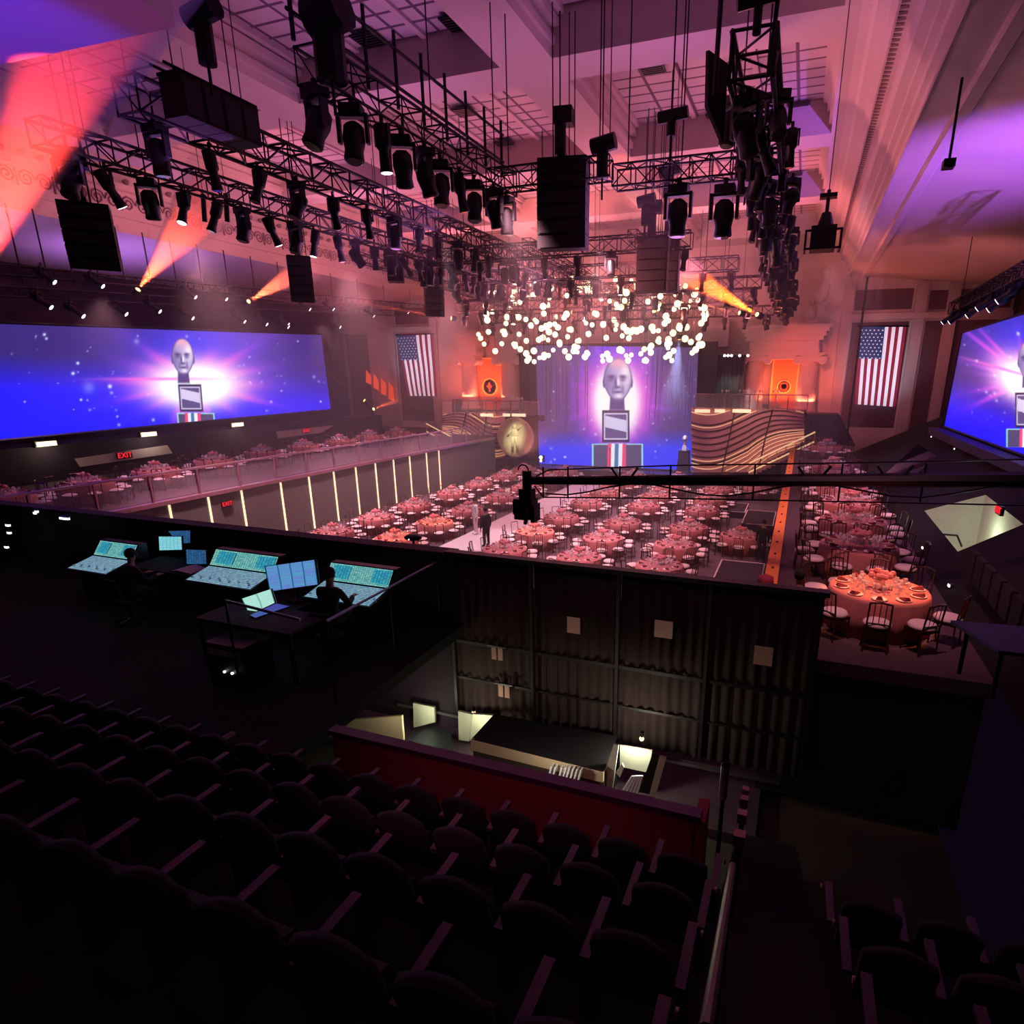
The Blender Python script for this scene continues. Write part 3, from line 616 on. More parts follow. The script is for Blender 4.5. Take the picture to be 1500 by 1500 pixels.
la, lb = deck(646, 790, 606, 45.0, 'raised bar deck with glass rail and glowing strips above the gold medallion', ((704, 722), (737, 747), (750, 770)))
def gear_table(p, label):
    t = thing('cocktail_table', label, 'table', p); MB().lathe([(.3, 0), (.3, .03), (.04, .05), (.04, 1.0), (.45, 1.02), (.45, 1.06)], n=14).build('stand', 'cloth', t, True)
    for k in range(5): MB().lathe([(.05, 0), (.01, .02), (.01, .12), (.05, .16), (.06, .28)], (.25 * math.cos(k * 1.3), .25 * math.sin(k * 1.3), 1.06), 6).build('glass', 'china', t)
nm = ['nearest the stage screen', 'second from the stage screen', 'third from the stage screen', 'fourth from the stage screen']
for i in range(4):
    gear_table((ra.x + 1.9 + i * 1.15, 46.2 + (i % 2) * .8, ra.z), f'tall glass-topped cocktail table on the deck by the trophy, {nm[i]}')
    gear_table((lb.x - 2.2 - i * 1.15, 46.2 + (i % 2) * .8, la.z), f'tall glass-topped cocktail table on the medallion deck, {nm[i]}')
# stairs with lit stringers
def stair(p0, p1, wdt, label):
    p0, p1 = Vector(p0), Vector(p1); t = thing('stage_stair', label, 'stair'); n = 14; m = MB()
    for i in range(n):
        a = p0.lerp(p1, i / n); b = p0.lerp(p1, (i + 1) / n); m.box(min(a.x, b.x), max(a.x, b.x), a.y - wdt, a.y, min(a.z, b.z) - .15, max(a.z, b.z))
    m.build('treads', 'wave_base', t)
    for dz, nm_ in ((.12, 'lower_light'), (.75, 'upper_light')): MB().path([p0 + Vector((0, -wdt, dz)), p1 + Vector((0, -wdt, dz))], .05, 5).build(nm_, 'warm_edge', t)
    m = MB()
    for i in range(8): a = p0.lerp(p1, i / 7); m.tube(a + Vector((0, -wdt, 0)), a + Vector((0, -wdt, .75)), .025, 5)
    m.build('balusters', 'orange_panel', t)
stair(at(1098, 692, 'Y', 44.6), at(1192, 648, 'Y', 44.6), .9, 'lit stair climbing from the stage to the terrace beside the orange kerb')
stair(at(708, 672, 'Y', 44.2), at(634, 633, 'Y', 44.2), .9, 'lit stair climbing from the floor to the railing terrace by the medallion')
t = thing('side_landing', 'dark boxy landing at the top of the lit stair by the right terrace tables'.replace('right ', 'near-kerb '), 'platform', (0, 0, 0))
a = at(1183, 640, 'Y', 44.8); b = at(1228, 608, 'Y', 44.8)
MB().box(a.x, b.x, 44.9, 47.7, a.z, b.z).build('box', 'dark_wall', t); MB().hexa([(b.x, 44.9, a.z - .5), (b.x + 1.3, 44.9, a.z - .5), (b.x + 1.3, 48, a.z - .5), (b.x, 48, a.z - .5), (b.x, 44.9, b.z), (b.x + .1, 44.9, b.z), (b.x + .1, 48, b.z), (b.x, 48, b.z)]).build('ramp_side', 'dark_wall', t)
# gold medallion
p = at(755, 641, 'Y', 44.6); R = Matrix.Rotation(PI / 2, 3, 'X'); t = thing('gold_medallion', 'giant round gold medallion with a relief figure standing at the stage edge', 'medallion', p)
r = 1.55
MB().lathe([(r, -.12), (r, .12), (r * .93, .15), (r * .88, .09), (1e-3, .09)], n=56, R=R).build('disc', 'medal_gold', t, True)
m = MB().ball((0, -.16, .85), .17, 10, (1, .5, 1.2)).ball((0, -.14, .35), .3, 12, (1, .3, 1.3))
m.tube((-.12, -.14, .1), (-.22, -.13, -1.05), .15, 8, .1).tube((.12, -.14, .1), (.24, -.13, -1.05), .15, 8, .1).tube((-.25, -.14, .6), (-.62, -.13, .1), .08, 8).tube((.25, -.14, .6), (.6, -.13, .95), .08, 8)
for k in range(36): a = k * PI / 18; m.tube((r * .8 * math.cos(a), -.11, r * .8 * math.sin(a)), (r * .85 * math.cos(a), -.11, r * .85 * math.sin(a)), .02, 4)
m.build('relief_figure', 'medal_gold', t, True)
MB().box(-.6, .6, -.2, .4, -r - .12, -r + .04).build('base', 'wave_dark', t)
# trophy on pedestal
p = at(1001, 689, 'Y', 44.9); t = thing('trophy_pedestal', 'dark tapering pedestal beside the stage screen', 'pedestal', p); top = at(1003, 660, 'Y', 44.9).z - p.z
MB().lathe([(.62, 0), (.5, top - .1), (.56, top)], n=4, R=Matrix.Rotation(PI / 4, 3, 'Z')).build('shaft', 'dark_wall', t)
t = thing('bust_trophy', 'small glittering silver bust trophy on the dark pedestal', 'trophy', p + Vector((0, 0, top)))
MB().box(-.16, .16, -.16, .16, 0, .25).box(-.12, .12, -.12, .12, .25, .42).build('base', 'china', t); MB().tube((0, 0, .4), (0, 0, .65), .1, 10, .09).ball((0, -.02, .86), .2, 12, (.85, 1, 1.2)).tube((0, -.2, .86), (0, -.25, .8), .04, 6).ball((-.17, 0, .84), .05, 6).ball((.17, 0, .84), .05, 6).build('bust', 'china', t, True)
spot(p + Vector((0, -1.5, 7.5)), p + Vector((0, 0, 2)), (.8, .95, 1), 900, 14)
# mic stand on stage
p = at(893, 690, 'Y', 44.9); t = thing('microphone_stand', 'thin dark microphone stand in front of the stage screen', 'microphone stand', p)
MB().lathe([(.2, 0), (.2, .03), (.02, .05), (.02, 1.55)], n=10).build('stand', 'black_metal', t); MB().tube((0, 0, 1.5), (0, -.12, 1.68), .03, 8).ball((0, -.13, 1.7), .05, 8).build('microphone', 'black_metal', t)
p = at(793, 674, 'Y', 44.5); t = thing('floor_lamp', 'bright double stage lamp on the deck between medallion and screen', 'lamp', p)
MB().cbox((0, .1, .1), (.4, .3, .5)).build('housing', 'lamp_black', t); MB().ball((0, -.1, .22), .14, 10).build('lens', 'white_lens', t); MB().ball((0, -.1, -.05), .1, 10).build('lower_lens', 'white_lens', t)
# orange lit stepped windows far side
for i in range(4):
    q = [at(536 + 11 * i + dx, 552 + 6 * i + dy - 6 * (0), 'Y', 49.2) for dx, dy in ((0, 8 + 2 * i), (8, 12 + 2 * i), (7, -2), (0, -10))]
    t = thing('lit_opening', f'{ORD[i]} tall orange-lit opening in the dark wall beyond the wide screen', 'opening', (0, 0, 0), 0, 'orange openings beyond the wide screen'); MB().slab(*q, .05).build('pane', 'window_red', t)
#@END
#@RIG
# ------------------------------------------------------------------ trusses
def truss(a, b, s, step, label, m='truss_black', group=None, r=0.03, hang=None):
    a, b = Vector(a), Vector(b); d = b - a; q = d.to_track_quat('Y', 'Z'); k = MB()
    C = [q @ Vector((x * s / 2, 0, z * s / 2)) for x, z in ((-1, -1), (1, -1), (1, 1), (-1, 1))]
    for c in C: k.tube(a + c, b + c, r, 5)
    n = max(2, int(d.length / step))
    for i in range(n + 1):
        p = a + d * (i / n)
        for j in range(4): k.tube(p + C[j], p + C[(j + 1) % 4], r * .6, 4, cap=False)
        if i < n:
            p2 = a + d * ((i + 1) / n)
            for j in range(4):
                u, v = (j, (j + 1) % 4) if i % 2 == 0 else ((j + 1) % 4, j); k.tube(p + C[u], p2 + C[v], r * .55, 4, cap=False)
    t = thing('lighting_truss', label, 'truss', a, 0, group); o = k.build('frame', m); o.parent = t; o.location = -a
    w = MB()
    for f in (hang or (.1, .5, .9)):
        p = a + d * f; w.tube((p.x, p.y, p.z + s / 2), (p.x, p.y, CZ + .1), .018, 4)
    o = w.build('suspension_cables', 'wire'); o.parent = t; o.location = -a
    return t
T1 = ((-12.9, 10.2, 5.2), (-12.7, 36, 5.0)); T3 = ((-15.7, 10.2, 4.9), (-15.4, 33, 4.9)); T2 = ((-8.5, 10.2, 5.1), (-8.4, 17.8, 5.1)); T5 = ((-1.35, 12.4, 5.1), (-1.5, 43.5, 4.25))
truss(*T1, .62, .75, 'long black box truss over the floor, running from the near speaker cluster towards the stage', r=.045)
truss(*T3, .5, .7, 'long black truss parallel to the scroll frieze, carrying down-pointing lamps', r=.038)
truss(*T2, .55, .75, 'black truss high over the nearest tables, just beyond the ladder-like top frame')
truss(*T5, .7, .8, 'long dense black truss seen end-on beneath the dentilled cornice', r=.05)
truss((-5.3, 17.9, 5.05), (-1.75, 17.9, 5.05), .5, .5, 'short black cross truss carrying two hanging lamps near the end-on truss')
truss((-8.6, 17.6, 5.2), (-5.4, 17.9, 5.3), .5, .5, 'short black truss joining behind the big hanging speaker column')
names = ['nearest', 'second', 'third', 'fourth', 'farthest']
XT = [((-16.5, 25.5, 4.9), (-4.5, 25.5, 4.9)), ((-17.5, 30, 4.7), (-3.2, 30, 4.7)), ((-19.5, 34.5, 4.5), (-2.5, 34.5, 4.5)), ((-22, 38.5, 4.3), (-3, 38.5, 4.3)), ((-22, 42.5, 3.9), (-2.2, 42.5, 3.9))]
for i, (a, b) in enumerate(XT): truss(a, b, .55, .7, f'wide black cross truss in front of the stage, {names[i]} from the balcony')
for i, x in enumerate((-10.6, -6.4, -18.6)):
    truss((x, 24, 4.9), (x, 41, 4.3), .35, .6, ['thin black truss between the cross trusses, over the runway side', 'thin black truss between the cross trusses, over the orange kerb side', 'thin black truss between the cross trusses, over the railing side'][i], r=.022)
# ladder-like frames above T2
lf = thing('ladder_frame', 'black ladder-like pipe frame standing above the truss over the nearest tables', 'pipe frame', (-8.5, 10.2, 5.4))
m = MB(); 
for z in (.3, .95): m.tube((0, -.4, z), (0, 7.6, z), .035, 5)
m.build('rails', 'truss_black', lf)
for i in range(9): MB().tube((0, -.3 + i * .97, -.1), (0, -.3 + i * .97, 1.25), .04, 6).build('upright', 'truss_black', lf)

# ------------------------------------------------------------------ lamps on trusses
def proto_head():
    t = thing('moving_head_lamp', 'x', 'stage lamp')
    MB().box(-.2, .2, -.17, .17, -.16, 0).tube((0, 0, 0), (0, 0, .14), .05, 6).build('base', 'lamp_black', t)
    MB().box(-.29, -.23, -.07, .07, -.62, -.13).box(.23, .29, -.07, .07, -.62, -.13).box(-.29, .29, -.08, .08, -.2, -.14).build('yoke', 'lamp_black', t)
    h = MB().lathe([(.1, .3), (.19, .22), (.21, 0), (.17, -.2), (.19, -.36), (.17, -.38)], n=12).build('head', 'lamp_black', t, True, (0, 0, -.56))
    MB().lathe([(.16, -.385), (.14, -.4)], n=12).build('lens', 'dark_lens', h)
    return t
def proto_spot():
    t = thing('profile_lamp', 'x', 'stage lamp')
    MB().tube((0, 0, .1), (0, 0, -.1), .04, 6).box(-.19, -.16, -.04, .04, -.42, -.06).box(.16, .19, -.04, .04, -.42, -.06).box(-.19, .19, -.04, .04, -.1, -.06).build('yoke', 'lamp_black', t)
    h = MB().lathe([(.09, .34), (.15, .3), (.15, -.05), (.1, -.12), (.12, -.42), (.14, -.5)], n=10).build('barrel', 'lamp_black', t, True, (0, 0, -.38))
    MB().lathe([(.12, -.505), (.1, -.52)], n=10).build('lens', 'dark_lens', h)
    return t
PH, PS = proto_head(), proto_spot(); used = {PH.name: 0, PS.name: 0}
WHITE = None
def lamp(p, kind, tilt, pan, label, group, lens=None, sc=1.0):
    src = PH if kind == 0 else PS
    if used[src.name] == 0: used[src.name] = 1; o = src; KIDS[src.name] = list(src.children)
    else: o = copy_tree(src)
    o.location = p; o.rotation_euler = (0, 0, pan); o.scale = (sc,) * 3; tag(o, label, 'stage lamp', group)
    bpy_child = None
    return o, tilt, lens
LAMPS = []
def row(a, b, n, kinds, label, group, lens_at=(), sc=1.0, drop=.28, f0=.02, f1=.98):
    a, b = Vector(a), Vector(b)
    for i in range(n):
        p = a.lerp(b, f0 + (f1 - f0) * i / max(1, n - 1)) + Vector((random.uniform(-.12, .12), 0, -drop)); k = kinds[i % len(kinds)]
        LAMPS.append(lamp(p, k, random.uniform(-.5, .7), random.uniform(-.8, .8), f'{ORD[i]} {"yoked moving" if k == 0 else "narrow profile"} lamp from the balcony along {label}', group, 'white_lens' if i in lens_at else None, sc))
def rowx(a, b, n, kinds, label, group, lens_at=(), sc=1.0, drop=.28):
    a, b = Vector(a), Vector(b)
    for i in range(n):
        p = a.lerp(b, .02 + .96 * i / max(1, n - 1)) + Vector((0, random.uniform(-.1, .1), -drop)); k = kinds[i % len(kinds)]
        LAMPS.append(lamp(p, k, random.uniform(-.5, .7), random.uniform(-.8, .8), f'{ORD[i]} {"yoked moving" if k == 0 else "narrow profile"} lamp from the railing side along {label}', group, 'white_lens' if i in lens_at else None, sc))
row(*T3, 24, (0, 1, 0, 1, 1), 'the truss beside the frieze', 'lamps on the truss beside the frieze', (1, 3, 6, 8), .95)
row(*T1, 20, (0, 1, 1), 'the long truss above the floor', 'lamps on the long floor truss', (), .95, .34)
row(*T2, 10, (0, 0, 1, 0), 'the truss above the nearest tables', 'lamps on the truss above the nearest tables', (2,), 1.0, .3)
row(*T5, 24, (0, 1), 'the end-on truss under the cornice', 'lamps on the end-on truss', (), 1.0, .36)
for dx, nm_ in ((-.55, 'outer rail of the end-on truss'), (.5, 'cornice-side rail of the end-on truss')):
    row(Vector(T5[0]) + Vector((dx, 1, .2)), Vector(T5[1]) + Vector((dx * .8, 0, .2)), 18, (0, 1, 1), 'the ' + nm_, 'lamps on the ' + nm_, (), .85, .2)
for i, px in enumerate((995, 1063)):
    LAMPS.append(lamp(at(px, 272, 'Y', 17.9), 0, 0.0, 0, f'big black lamp hanging from the short cross truss, {["farther from", "closer to"][i]} the end-on truss', None, None, 1.25))
for i, (a, b) in enumerate(XT): rowx(a, b, (9, 12, 14, 16, 16)[i], (0, 1, 1), f'the {names[i]} wide cross truss', f'lamps on the {names[i]} cross truss', (3, 7) if i in (1, 3) else (), .9)
# lamps on the pipes over the left terrace, lit and facing us
LF = [(65, 413), (60, 450), (137, 419), (172, 460), (108, 463), (222, 456), (275, 435), (321, 438), (271, 466), (348, 471), (381, 475), (413, 475), (445, 453), (480, 453), (490, 479), (540, 463), (413, 479), (591, 458), (622, 462)]
for j, (pxa, pya, pxb, pyb) in enumerate(((-30, 392, 640, 452), (-30, 425, 640, 462))):
    truss(at(pxa, pya, 'X', -29 - .0 * j), at(pxb, pyb, 'X', -29), .35, .6, ['upper black truss hung in the side aisle above the wide screen', 'lower black truss hung in the side aisle just above the wide screen'][j], r=.025, hang=(.02,))
for i, (px, py) in enumerate(LF):
    p = at(px, py, 'X', -28.7); LAMPS.append(lamp(p + Vector((0, 0, .62)), 1, .9, -1.0, f'small lit lamp above the wide screen, {ORD[i]} in the scattered row', 'small lit lamps above the wide screen', 'white_lens', .9))
bpy.context.view_layer.update()
_wl = {}
for o, tilt, lens in LAMPS:
    for c in o.children:
        if c.name.startswith(('head', 'barrel')):
            c.rotation_euler = (tilt, 0, 0)
            if lens:
                for g in c.children:
                    k = g.data.name
                    if k not in _wl: me = g.data.copy(); me.materials[0] = MATS['white_lens']; _wl[k] = me
                    g.data = _wl[k]
# vertical drop pipes in the side aisle
for i in range(16):
    px = 30 + i * 38; p = at(px, 395 + px * .06, 'X', -29.4)
    t = thing('drop_pipe', f'{ORD[i]} thin dark drop pipe over the wide screen, counted from the balcony', 'pipe', p, 0, 'drop pipes above the wide screen'); MB().tube((0, 0, -.5), (0, 0, 6.3 - p.z), .03, 5).build('tube', 'truss_black', t)

# ------------------------------------------------------------------ hanging speakers
def line_array(p, w, n, label, rz=0.0, curve=3.0, h=.36, cables=True):
    """n cabinets under a bumper; p = top centre"""
    t = thing('line_array', label, 'speaker', p, rz); z = 0.0; y = 0.0; a = math.radians(-6)
    MB().box(-w / 2, w / 2, -.3, .3, 0, .1).box(-.1, .1, -.35, .35, .1, .2).build('bumper', 'black_metal', t)
    for i in range(n):
        R = Matrix.Rotation(a, 3, 'X'); c = Vector((0, y, z)) + R @ Vector((0, 0, -h / 2)); m = MB().mi(0).cbox(c, (w, .6, h * .94), R)
        m.mi(1).cbox(c + R @ Vector((0, -.31, 0)), (w * .9, .04, h * .8), R); m.build('cabinet', ['speaker_black', 'grille'], t)
        e = R @ Vector((0, 0, -h)); z += e.z; y += e.y; a += math.radians(curve)
    MB().tube((-.1, 0, .2), (-.1, 0, .9), .16, 10).box(-.25, .25, -.2, .2, .9, 1.3).build('chain_hoist', 'black_metal', t)
    if cables: MB().tube((-.1, 0, 1.3), (-.1, 0, CZ - p.z), .02, 4).tube((.15, 0, .1), (.15, 0, CZ - .05 - p.z), .015, 4).tube((.3, 0, .1), (.3, 0, CZ - .05 - p.z), .015, 4).build('suspension_cables', 'wire', t)
    return t
line_array(at(826, 240, 'Y', 18), 1.36, 6, 'big dark hanging speaker column caught by red light in mid air over the floor', math.radians(8), 1.5)
line_array(at(958, 352, 'Y', 25), 1.15, 5, 'dark hanging speaker column behind the orange beam, above the globes', math.radians(4), 1.2)
line_array(at(982, 356, 'Y', 26.5), .8, 5, 'narrow hanging speaker column tucked beside the one behind the orange beam', math.radians(4), 1.2)
line_array(at(124, 306, 'Y', 12), 1.05, 5, 'tilted dark speaker column hanging nearest us by the violet aisle ceiling', math.radians(50), 6, .27)
line_array(at(437, 380, 'Y', 21), .85, 5, 'tilted dark speaker column hanging over the wide screen beside a short red beam', math.radians(45), 6, .3)
line_array(at(634, 404, 'Y', 31), 1.0, 6, 'tilted grey speaker column hanging farthest away, beside the flag', math.radians(40), 5, .33)
line_array(at(578, 376, 'Y', 26), .7, 3, 'small square speaker hanging between two tilted columns', math.radians(30), 2)
for i, (px, py, Y) in enumerate(((300, 325, 16), (333, 325, 16))):
    p = at(px, py, 'Y', Y); t = thing('drop_weight', ['thin dark hanging tube in front of the frieze, nearer one', 'thin dark hanging tube in front of the frieze, stage-side one'][i], 'tube', p); MB().tube((0, 0, 0), (.1, 0, .75), .07, 8).build('tube', 'truss_black', t); MB().tube((.1, 0, .75), (.1, 0, CZ - p.z), .012, 4).build('cable', 'wire', t)
# speaker cluster at near end of T1
t = thing('subwoofer_cluster', 'bulky black speaker cluster hanging highest and nearest over the control desks', 'speaker cluster', (-11.6, 10.1, 4.75)); t.scale = (.55,) * 3
for i in range(4):
    m = MB().mi(0).box(-.5, .5, i * .82, i * .82 + .78, -.2, 1.0); m.mi(1).box(.5, .53, i * .82 + .06, i * .82 + .72, -.1, .9); m.build('cabinet', ['speaker_black', 'grille'], t)
MB().box(-.45, .45, -.1, 3.3, 1.0, 1.1).tube((-.3, -.4, 1.2), (-.3, 3.4, 1.2), .05, 6).tube((.3, -.4, 1.2), (.3, 3.4, 1.2), .05, 6).build('frame', 'black_metal', t)
MB().tube((0, .2, 1.1), (0, .2, 4.7), .02, 5).tube((0, 3, 1.1), (0, 3, 4.7), .02, 5).build('suspension_cables', 'wire', t)
# chain hoists
def hoist(p, label, L=1.0, r=.16):
    t = thing('chain_hoist', label, 'hoist', p); MB().tube((0, 0, 0), (0, 0, L * .7), r, 10).tube((-.3, 0, L * .75), (.35, 0, L * .85), r * 1.25, 10).build('motor', 'black_metal', t)
    MB().tube((0, 0, L), (0, 0, CZ - .05 - p.z), .018, 4).tube((.2, 0, L), (.2, 0, CZ - .05 - p.z), .014, 4).build('chain', 'wire', t); MB().tube((0, 0, 0), (0, 0, -.5), .03, 5).build('hook', 'black_metal', t)
hoist(at(305, 95, 'Y', 10.5), 'black chain hoist with fat drum above the speaker cluster')
hoist(at(487, 120, 'Y', 10.4), 'bulky chain hoist tinted red above the truss over the nearest tables', 1.2, .26)
hoist(at(978, 250 + 40, 'Y', 22), 'black chain hoist above the orange beam'); hoist(at(945, 330, 'Y', 24.5), 'small black chain hoist over the speaker behind the orange beam')
hoist(at(882, 262, 'Y', 17.8), 'black chain hoist beside the big hanging speaker column'); hoist(at(328 + 655, 200, 'Y', 15.5), 'small chain hoist near the coffer vent', .5, .1)
# end-on truss head: drum, pipes, side panel
t = thing('truss_headblock', 'black drum and pipes mounted on the near end of the end-on truss', 'hoist', (-1.3, 12.3, 5.3))
MB().tube((-.35, 0, .55), (.3, .1, .65), .2, 12).build('drum', 'black_metal', t); MB().tube((.0, 0, 0), (.0, 0, .5), .07, 8).build('neck', 'black_metal', t)
MB().tube((-.62, 0, -.75), (-.6, 0, .85), .045, 6).ball((-.6, 0, .9), .09, 8).tube((.24, 0, -.6), (.3, .2, 1.0), .04, 6).ball((.3, .2, 1.0), .08, 8).build('uprights', 'truss_black', t)
MB().tube((-.1, 0, .8), (-.1, 0, 3.7), .015, 4).tube((.2, 0, .8), (.2, 0, 3.7), .015, 4).build('cables', 'wire', t)
MB().slab((-.72, 0, -.9), (-.5, .6, -1.3), (-.5, .6, -.1), (-.75, 0, -.1), .06).build('side_panel', 'speaker_black', t)
# single hanging unit on the right, sensor, vents
p = at(1205, 368, 'Y', 20); t = thing('hanging_projector', 'black framed projector hanging alone before the cornice', 'projector', p)
MB().box(-.35, .3, -.3, .3, 0, .6).lathe([(.22, .6), (.12, .95)], n=8).build('body', 'lamp_black', t); MB().box(-.5, .45, -.35, -.3, 0, .05).box(-.5, -.45, -.35, .35, 0, .5).box(.4, .45, -.35, .35, 0, .5).box(-.45, .45, -.35, -.3, .45, .5).build('guard', 'truss_black', t)
MB().tube((0, 0, .95), (0, 0, 1.5), .05, 6).box(-.22, .22, -.15, .15, 1.3, 1.4).tube((0, 0, 1.5), (0, 0, CZ - p.z), .012, 4).build('hanger', 'truss_black', t)
p = at(1390, 238, 'Y', 18); t = thing('ceiling_camera', 'small dark camera under the violet aisle ceiling', 'camera', p); MB().box(-.12, .12, -.15, .15, -.12, .05).build('body', 'lamp_black', t); MB().tube((0, 0, .05), (0, 0, 6.3 - p.z), .03, 6).build('mount', 'truss_black', t); MB().tube((0, -.15, -.05), (0, -.25, -.1), .07, 8).build('lens', 'dark_lens', t)
VN = [(955, 101, 'near the small chain hoist'), (1050, 172, 'over the short cross truss'), (540, 60, 'over the red-tinted hoist'), (670, 35, 'beside the longest beam'), (1170, 158, 'beside the end-on truss'), (355, 150, 'over the long floor truss'), (740, 212, 'over the big speaker column'), (680, 165, 'in the middle coffer'), (1163, 258, 'in the coffer behind the end-on truss')]
for px, py, nm_ in VN:
    p = at(px, py, 'Z', 10.05); t = thing('ceiling_vent', f'dark square vent in the coffered ceiling {nm_}', 'vent', p)
    MB().box(-.42, .42, -.42, .42, 0, .05).build('frame', 'truss_black', t); m = MB()
    for k in range(6): m.box(-.36, .36, -.36 + k * .13, -.31 + k * .13, -.03, 0)
    m.build('slats', 'lamp_black', t)
# rig above side screen
truss(at(1398, 452, 'X', 6.6), at(1545, 375, 'X', 6.6), .5, .6, 'dark truss hanging above the side screen with lit lamps', hang=(.1,))
m = 0
for i, (px, py) in enumerate(((1395, 466), (1406, 465), (1434, 455), (1450, 444), (1468, 445), (1482, 432))):
    p = at(px, py, 'X', 6.4); o, a, l = lamp(p + Vector((0, 0, .5)), 1, .9, 1.2, f'{ORD[i]} lit lamp above the side screen, counted from the flag', 'lit lamps above the side screen', 'white_lens', 1.0)
    for c in o.children:
        if c.name.startswith('barrel'):
            c.rotation_euler = (a, 0, 0)
            for g in c.children: g.data = _wl.get(PS.children and g.data.name, g.data)

# ------------------------------------------------------------------ globe cloud
rg = random.Random(4)
G0 = None
gm = MB().ball((0, 0, 0), .17, 12).mesh('globe', 'globe', True)
for i in range(230):
    while True:
        u, v = rg.uniform(-1, 1), rg.uniform(-1, 1)
        if u ** 4 + v ** 4 < 1: break
    px = 868 + u * 168; py = 470 + v * 64 + 0; Y = rg.uniform(33, 44); p = at(px, py, 'Y', Y)
    o = bpy.data.objects.new('glowing_globe', gm); COL.objects.link(o); o.location = p; k = rg.uniform(.8, 1.3) * Y / 40; o.scale = (k,) * 3
    tag(o, 'one of the warm white glowing globes in the cloud above the stage', 'globe lamp', 'glowing globes above the stage')
    if i % 1 == 0:
        c = MB().tube((0, 0, .16), (0, 0, (4.6 - p.z) / k if p.z < 4.3 else .4), .012, 3, cap=False).build('cord', 'wire', o)

# ------------------------------------------------------------------ camera crane
YC_ = 14.0
A = at(772, 704, 'Y', YC_); B = at(1545, 703, 'Y', YC_); t = thing('camera_crane', 'long black camera crane boom reaching over the tables', 'camera crane', A)
d = B - A
MB().tube((0, 0, 0), d, .10, 8, .16).build('boom', 'black_metal', t)
up = Vector((0, 0, 1)); m = MB(); pts = [Vector((.25, 0, .12)), Vector((.6, 0, .3)), d * .33 + up * .34, d * .66 + up * .36, d + up * .4]; m.path(pts, .018, 5); m.build('upper_cable', 'black_metal', t)
m = MB(); m.path([Vector((.2, 0, -.12)), d * .04 - up * .42, d * .35 - up * .42, d * .7 - up * .46, d - up * .5], .018, 5)
sg = [d * (k / 20) + Vector((0, -.1, -.2 - .14 * math.sin(k * .9))) for k in range(1, 20)]; m.path(sg, .02, 5); m.build('lower_cable', 'black_metal', t)
for f in (.04, .1, .22, .33, .5, .66, .8):
    MB().tube(d * f + up * -.44, d * f + up * .34, .022, 5).build('strut', 'black_metal', t)
for f in (.2, .58, .72): MB().tube(d * f + up * .3, d * (f + .02), .03, 5).tube(d * (f + .06) + up * .3, d * (f + .04), .03, 5).build('brace', 'black_metal', t)
MB().tube((0, 0, .25), (0, 0, -.25), .12, 10).box(-.16, .16, -.16, .16, -.45, -.2).build('head_mount', 'black_metal', t)
MB().path([(-.1 + .14 * math.cos(a), 0, .25 + .14 * math.sin(a)) for a in [PI - k * PI / 8 for k in range(9)]], .02, 5).build('handle_loop', 'black_metal', t)
m = MB().box(-.24, .12, -.3, .3, -.95, -.55).box(-.3, .2, -.2, .2, -.6, -.45).tube((-.06, .3, -.75), (-.06, .6, -.78), .11, 10).box(-.32, -.24, -.2, .25, -.85, -.5).box(.12, .22, -.1, .3, -1.05, -.6); m.build('camera', 'lamp_black', t)
MB().box(-.2, .1, -.34, -.3, -.85, -.65).build('monitor', 'dark_lens', t); MB().tube((-.26, 0, -.9), (.2, 0, -1.0), .04, 6).tube((-.1, .1, -1.0), (-.12, .1, -1.15), .05, 6).build('cage', 'lamp_black', t)

# ------------------------------------------------------------------ beams in added haze cones
def beam_haze(name, k, n, L, fade):  # made-up haze, its density shaped to even out the beam's brightness
    """haze whose density grows with distance from the lamp, thinning out at the far end"""
    m = bpy.data.materials.new(name); m.use_nodes = True; nt = m.node_tree; nt.nodes.remove(nt.nodes['Principled BSDF']); N = nt.nodes.new
    tc = N('ShaderNodeTexCoord'); ln = N('ShaderNodeVectorMath'); ln.operation = 'LENGTH'; nt.links.new(tc.outputs['Object'], ln.inputs[0])
    pw = N('ShaderNodeMath'); pw.operation = 'POWER'; nt.links.new(ln.outputs['Value'], pw.inputs[0]); pw.inputs[1].default_value = n
    mr = N('ShaderNodeMapRange'); mr.interpolation_type = 'SMOOTHSTEP'; nt.links.new(ln.outputs['Value'], mr.inputs['Value']); mr.inputs['From Min'].default_value = L * fade; mr.inputs['From Max'].default_value = L * .98; mr.inputs['To Min'].default_value = k; mr.inputs['To Max'].default_value = 0
    ml = N('ShaderNodeMath'); ml.operation = 'MULTIPLY'; nt.links.new(pw.outputs[0], ml.inputs[0]); nt.links.new(mr.outputs[0], ml.inputs[1])
    v = N('ShaderNodeVolumeScatter'); v.inputs['Anisotropy'].default_value = .1; v.inputs['Color'].default_value = (1, .97, .95, 1); nt.links.new(ml.outputs[0], v.inputs['Density']); nt.links.new(v.outputs[0], nt.nodes['Material Output'].inputs['Volume']); MATS[name] = m
NB = [0]
